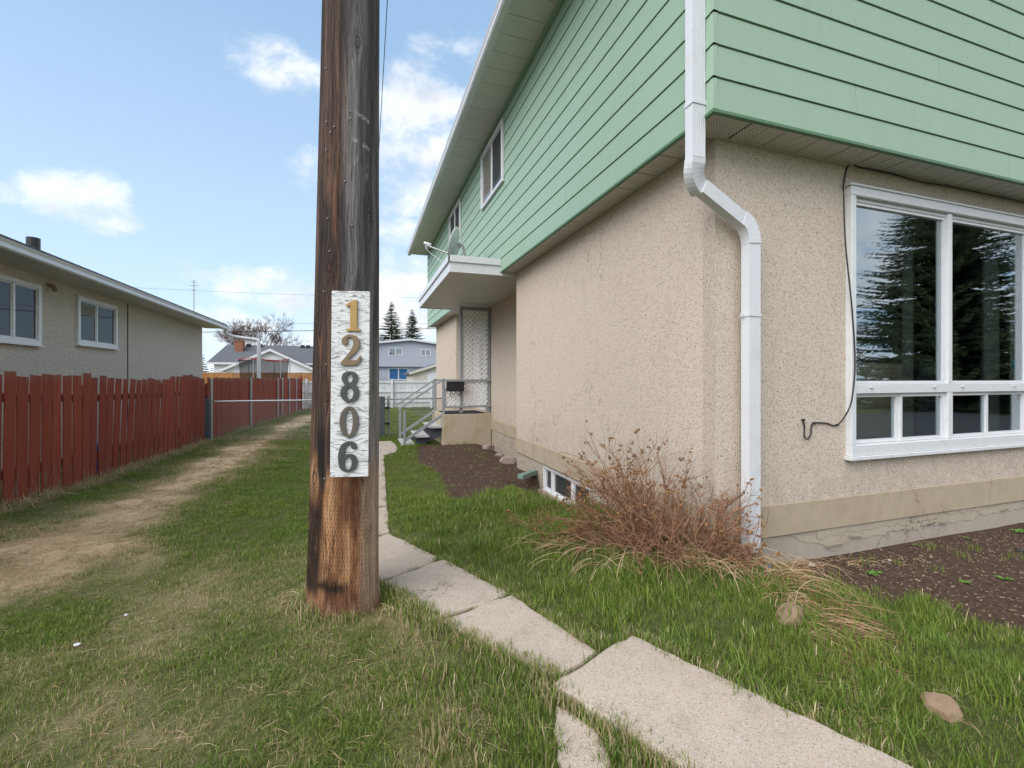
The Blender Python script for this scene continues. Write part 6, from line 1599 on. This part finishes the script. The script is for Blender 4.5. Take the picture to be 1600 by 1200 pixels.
def strands(name, specs, lab, cat, seed, mat_=None, w=.0026):
    rn = random.Random(seed); mb = MB(); bl = []
    for (px, py, jx, jy, dirx, diry, spread, L0, L1, up0, n) in specs:
        for _ in range(n):
            x, y = G(px + rn.gauss(0, jx), py + rn.gauss(0, jy)); p = Vector((x, y, gh(x, y) + .005)); a = math.atan2(diry, dirx) + rn.gauss(0, spread); L = rn.uniform(L0, L1); el = up0 * rn.uniform(.5, 1.3); pts = []
            nn = 9; q = p.copy(); cv = rn.gauss(0, .12)
            for i in range(nn + 1):
                pts.append(q.copy()); e_ = el * (1 - 2.3 * i / nn); a += cv / nn + rn.gauss(0, .04)
                q = q + Vector((math.cos(a) * math.cos(e_), math.sin(a) * math.cos(e_), math.sin(e_))) * L / nn
                g_ = gh(q.x, q.y) + .006
                if q.z < g_: q.z = g_ + rn.uniform(0, .006)
                if q.x > XW - .02 and q.y > YF - .03: q.y = YF - .03
            b = rn.random(); ww = w * rn.uniform(.5, 1.2); base = len(mb.v); V = []
            for i, q in enumerate(pts):
                t = (pts[min(i + 1, nn)] - pts[max(i - 1, 0)]).normalized(); s = t.cross(Vector((rn.uniform(-.3, .3), rn.uniform(-.3, .3), 1))).normalized() * ww * (1 - .6 * i / nn)
                V += [q - s, q + Vector((0, 0, ww * .5)), q + s]
            mb.add(V, [(i * 3 + k, i * 3 + k + 1, i * 3 + 4 + k, i * 3 + 3 + k) for i in range(nn) for k in (0, 1)]); bl += [b] * len(V)
    o = mb.build(name, mat_ or M['straw'], label=lab, cat=cat, kind='stuff'); attach_bl(o, bl); return o
strands('dry_grass_clump', [(960, 860, 30, 8, -1, .1, .35, .25, .55, .75, 26), (1060, 872, 50, 10, -.5, -.6, .9, .2, .5, 1.0, 75), (1000, 880, 60, 12, -.2, -1, 1.0, .15, .4, .9, 50), (1140, 880, 30, 8, .4, -1, .8, .2, .45, .9, 70), (905, 855, 20, 6, -1, .2, .25, .3, .55, .55, 20), (1010, 850, 50, 14, .3, -.2, 2, .3, .6, 1.3, 30), (1090, 880, 40, 8, 1, -.6, .9, .25, .5, .9, 50)],
        'tan dry grass stalks tangled through the foot of the dead shrub', 'dry grass', 31)
strands('dry_grass_clump', [(1225, 915, 12, 10, .5, -1, .5, .2, .42, .8, 16), (1232, 940, 14, 8, .3, -1, .9, .08, .2, .9, 60), (1215, 895, 16, 8, 1, -.2, .5, .3, .55, .7, 8), (1270, 975, 14, 16, .35, -1, .5, .12, .3, .3, 40), (1190, 895, 20, 8, .3, -.8, 1.2, .12, .3, .9, 40), (1330, 880, 40, 4, 1, .1, 1.5, .05, .15, .5, 40)],
        'tan dry grass stalks trailing over the half buried rock', 'dry grass', 33)
strands('dead_stalks', [(1215, 915, 22, 12, .6, -.8, .9, .1, .32, .7, 120), (1180, 890, 20, 8, 1, -.5, .6, .2, .45, .5, 36), (1260, 950, 18, 16, .4, -1, .5, .15, .4, .3, 70), (1300, 1000, 16, 16, .4, -1, .5, .12, .3, .2, 40)], 'flattened reddish brown stalks trailing from the shrub past the downspout', 'dead stalks', 51, M['twig'], .0026)
strands('dry_grass_clump', [(800, 782, 16, 6, -.2, -1, 1.2, .10, .22, 1.0, 110), (838, 790, 10, 6, .2, -1, 1.0, .08, .2, .8, 50)],
        'brown matted clump of old stalks in the lawn near the basement window', 'dry grass', 35, M['twig'], .003)
strands('dry_grass_clump', [(480, 945, 4, 8, -1, -.1, .5, .08, .22, .8, 16), (600, 955, 8, 8, .6, -.5, 1.2, .06, .14, .8, 14)], 'few pale dry blades at the foot of the utility pole', 'dry grass', 37, None, .002)
sp_ = []
for t in np.linspace(0, 1, 18): sp_.append((int(10 + t * 300), int(792 - t * 96), 8, 3, 1, -.3 + t, .9, .12, .4, .7, 9))
strands('dry_grass_clump', sp_, 'straggling dry stems along the foot of the near red fence', 'dry grass', 39, None, .0028)
tt_ = [(rn.uniform(-60, 60) + a, b + rn.uniform(-16, 16), 40, 10, 1, 0, 3, .03, .10, .3, 40) for a, b in ((0, 880), (60, 862), (120, 835), (180, 808), (240, 780), (300, 745), (350, 718), (400, 698), (20, 900), (90, 850)) for _ in range(12)]
strands('thatch', tt_ + [(rn.uniform(-150, 470), rn.uniform(870, 1180), 60, 30, 1, 0, 3, .03, .08, .35, 9) for _ in range(60)] + [(rn.uniform(430, 860), rn.uniform(1000, 1190), 50, 24, 1, 0, 3, .03, .07, .35, 16) for _ in range(32)] + [(rn.uniform(1000, 1500), rn.uniform(1000, 1180), 50, 20, 1, 0, 3, .03, .09, .4, 22) for _ in range(22)],
        'dead thatch lying through the foreground lawn', 'dry grass', 41, None, .0011)
# pale stump of weeds by the far red fence, brush pile at its end
strands('weed_clump', [(376, 668, 4, 3, 1, 0, 3, .15, .4, 1.3, 60)], 'pale dry weed clump at the foot of the far red fence', 'weeds', 43, None, .009)
strands('brush_pile', [(480, 640, 5, 1, 1, 0, 3, .3, .8, .9, 60)], 'brown brush pile at the far end of the yard', 'brush', 45, M['twig'], .02)
# small leafy weeds on the front soil
def weed(px, py, n, s, seed, lab, group='small weeds on the front soil bed'):
    x, y = G(px, py); rn = random.Random(seed); mb = MB(); bl = []
    for i in range(n):
        a = rn.uniform(0, 6.28); L = s * rn.uniform(.6, 1.1); d = Vector((math.cos(a), math.sin(a), 0)); w = Vector((-d.y, d.x, 0)) * L * .24; c = Vector((x + rn.gauss(0, s * .4), y + rn.gauss(0, s * .4), gh(x, y) + .004))
        V = [c, c + d * L * .45 - w + Vector((0, 0, L * .35)), c + d * L + Vector((0, 0, L * .28)), c + d * L * .45 + w + Vector((0, 0, L * .35)), c + d * L * .5 + Vector((0, 0, L * .28))]
        mb.add(V, [(0, 1, 4), (1, 2, 4), (2, 3, 4), (3, 0, 4)]); bl += [rn.random()] * 5
    o = mb.build('weed', M['leaf'], label=lab, cat='weed', group=group); attach_bl(o, bl)
weed(1361, 898, 26, .035, 1, 'leafy weed left of the others on the front soil bed')
weed(1372, 897, 16, .03, 2, 'small leafy weed touching the leftmost weed')
weed(1592, 832, 22, .05, 3, 'green weed at the right edge of the front soil bed')
weed(1569, 906, 18, .035, 4, 'weed patch at the middle right of the front soil bed')
weed(1508, 912, 26, .03, 5, 'spreading weed nearest the grass on the front soil bed')
weed(1508, 842, 14, .03, 6, 'tiny weed close to the flaking foundation')
weed(1432, 853, 14, .025, 7, 'tiny weed by the foundation left of the others')
# litter
mb = MB()
def crumple(px, py, s, seed, lab, m=None, cat='litter', dz=0.0):
    x, y = G(px, py); rn = random.Random(seed); bm = bmesh.new(); bmesh.ops.create_icosphere(bm, subdivisions=2, radius=s)
    for v in bm.verts: v.co = Vector((v.co.x * rn.uniform(.6, 1.25), v.co.y * rn.uniform(.5, 1.1), v.co.z * rn.uniform(.2, .6)))
    me = bpy.data.meshes.new('litter'); bm.to_mesh(me); bm.free(); me.materials.append(m or M['cloth_white']); o = bpy.data.objects.new('crumpled_paper', me); S.collection.objects.link(o); o.location = (x, y, gh(x, y) + s * .3 + dz); tag(o, lab, cat)
crumple(121, 1018, .014, 1, 'small crumpled white paper in the lawn at the lower left', dz=.028)
crumple(197, 968, .010, 2, 'tiny white scrap in the lawn above the crumpled paper', dz=.022)
crumple(1268, 884, .028, 3, 'white crumpled scrap against the foundation beside the downspout')
crumple(1390, 876, .012, 4, 'pale scrap on the front soil bed')
crumple(1592, 862, .03, 5, 'black scrap at the right edge of the front soil bed', M['black'])

mb = MB(); rn = random.Random(77)
for _ in range(16):
    a = rn.uniform(-.9, .9); z = rn.uniform(.5, 2.9); rr_ = .192 - .0115 * z - .003; fw_ = Vector((-PX_, -PY_, 0)).normalized(); p = Vector((PX_, PY_, z)) + rt * .014 * z + (fw_ * math.cos(a) + rt * math.sin(a)) * rr_; d = (fw_ * math.cos(a) + rt * math.sin(a)); mb.tube([p, p + d * .014], .0035, 6)
tag(mb.build('nails', M['galv_dull'], PL), kind='stuff')
crumple(1202, 898, .010, 6, 'blue scrap caught in dry grass by the downspout foot', M['blue'], dz=.05)
x, y = -3.42, atX(147, -3.42).y
mb = MB(); mb.box(x - .15, x + .1, y - .15, y + .15, gh(x, y), gh(x, y) + .42); mb.build('crate', M['blue'], label='blue crate glimpsed through a gap in the near red fence', cat='crate', bevel=.02)
# green downspout extension lying by the side wall
a_, b_ = G(822, 752), G(790, 760)
mb = MB(); mb.beam((XW - .01, a_[1] - .05, gh(*a_) + .06), ((XW - .01) * .45 + b_[0] * .55, a_[1] * .5 + b_[1] * .5 - .07, gh(*b_) + .05), .085, .06); mb.build('drain_pipe', simple('green_grey_metal', (.17, .25, .21), .5), label='green grey drain pipe end lying on the soil by the side wall', cat='pipe', bevel=.006)
print('triangles', sum(len(o.data.polygons) for o in S.objects if o.type == 'MESH'), 'objects', len(S.objects))
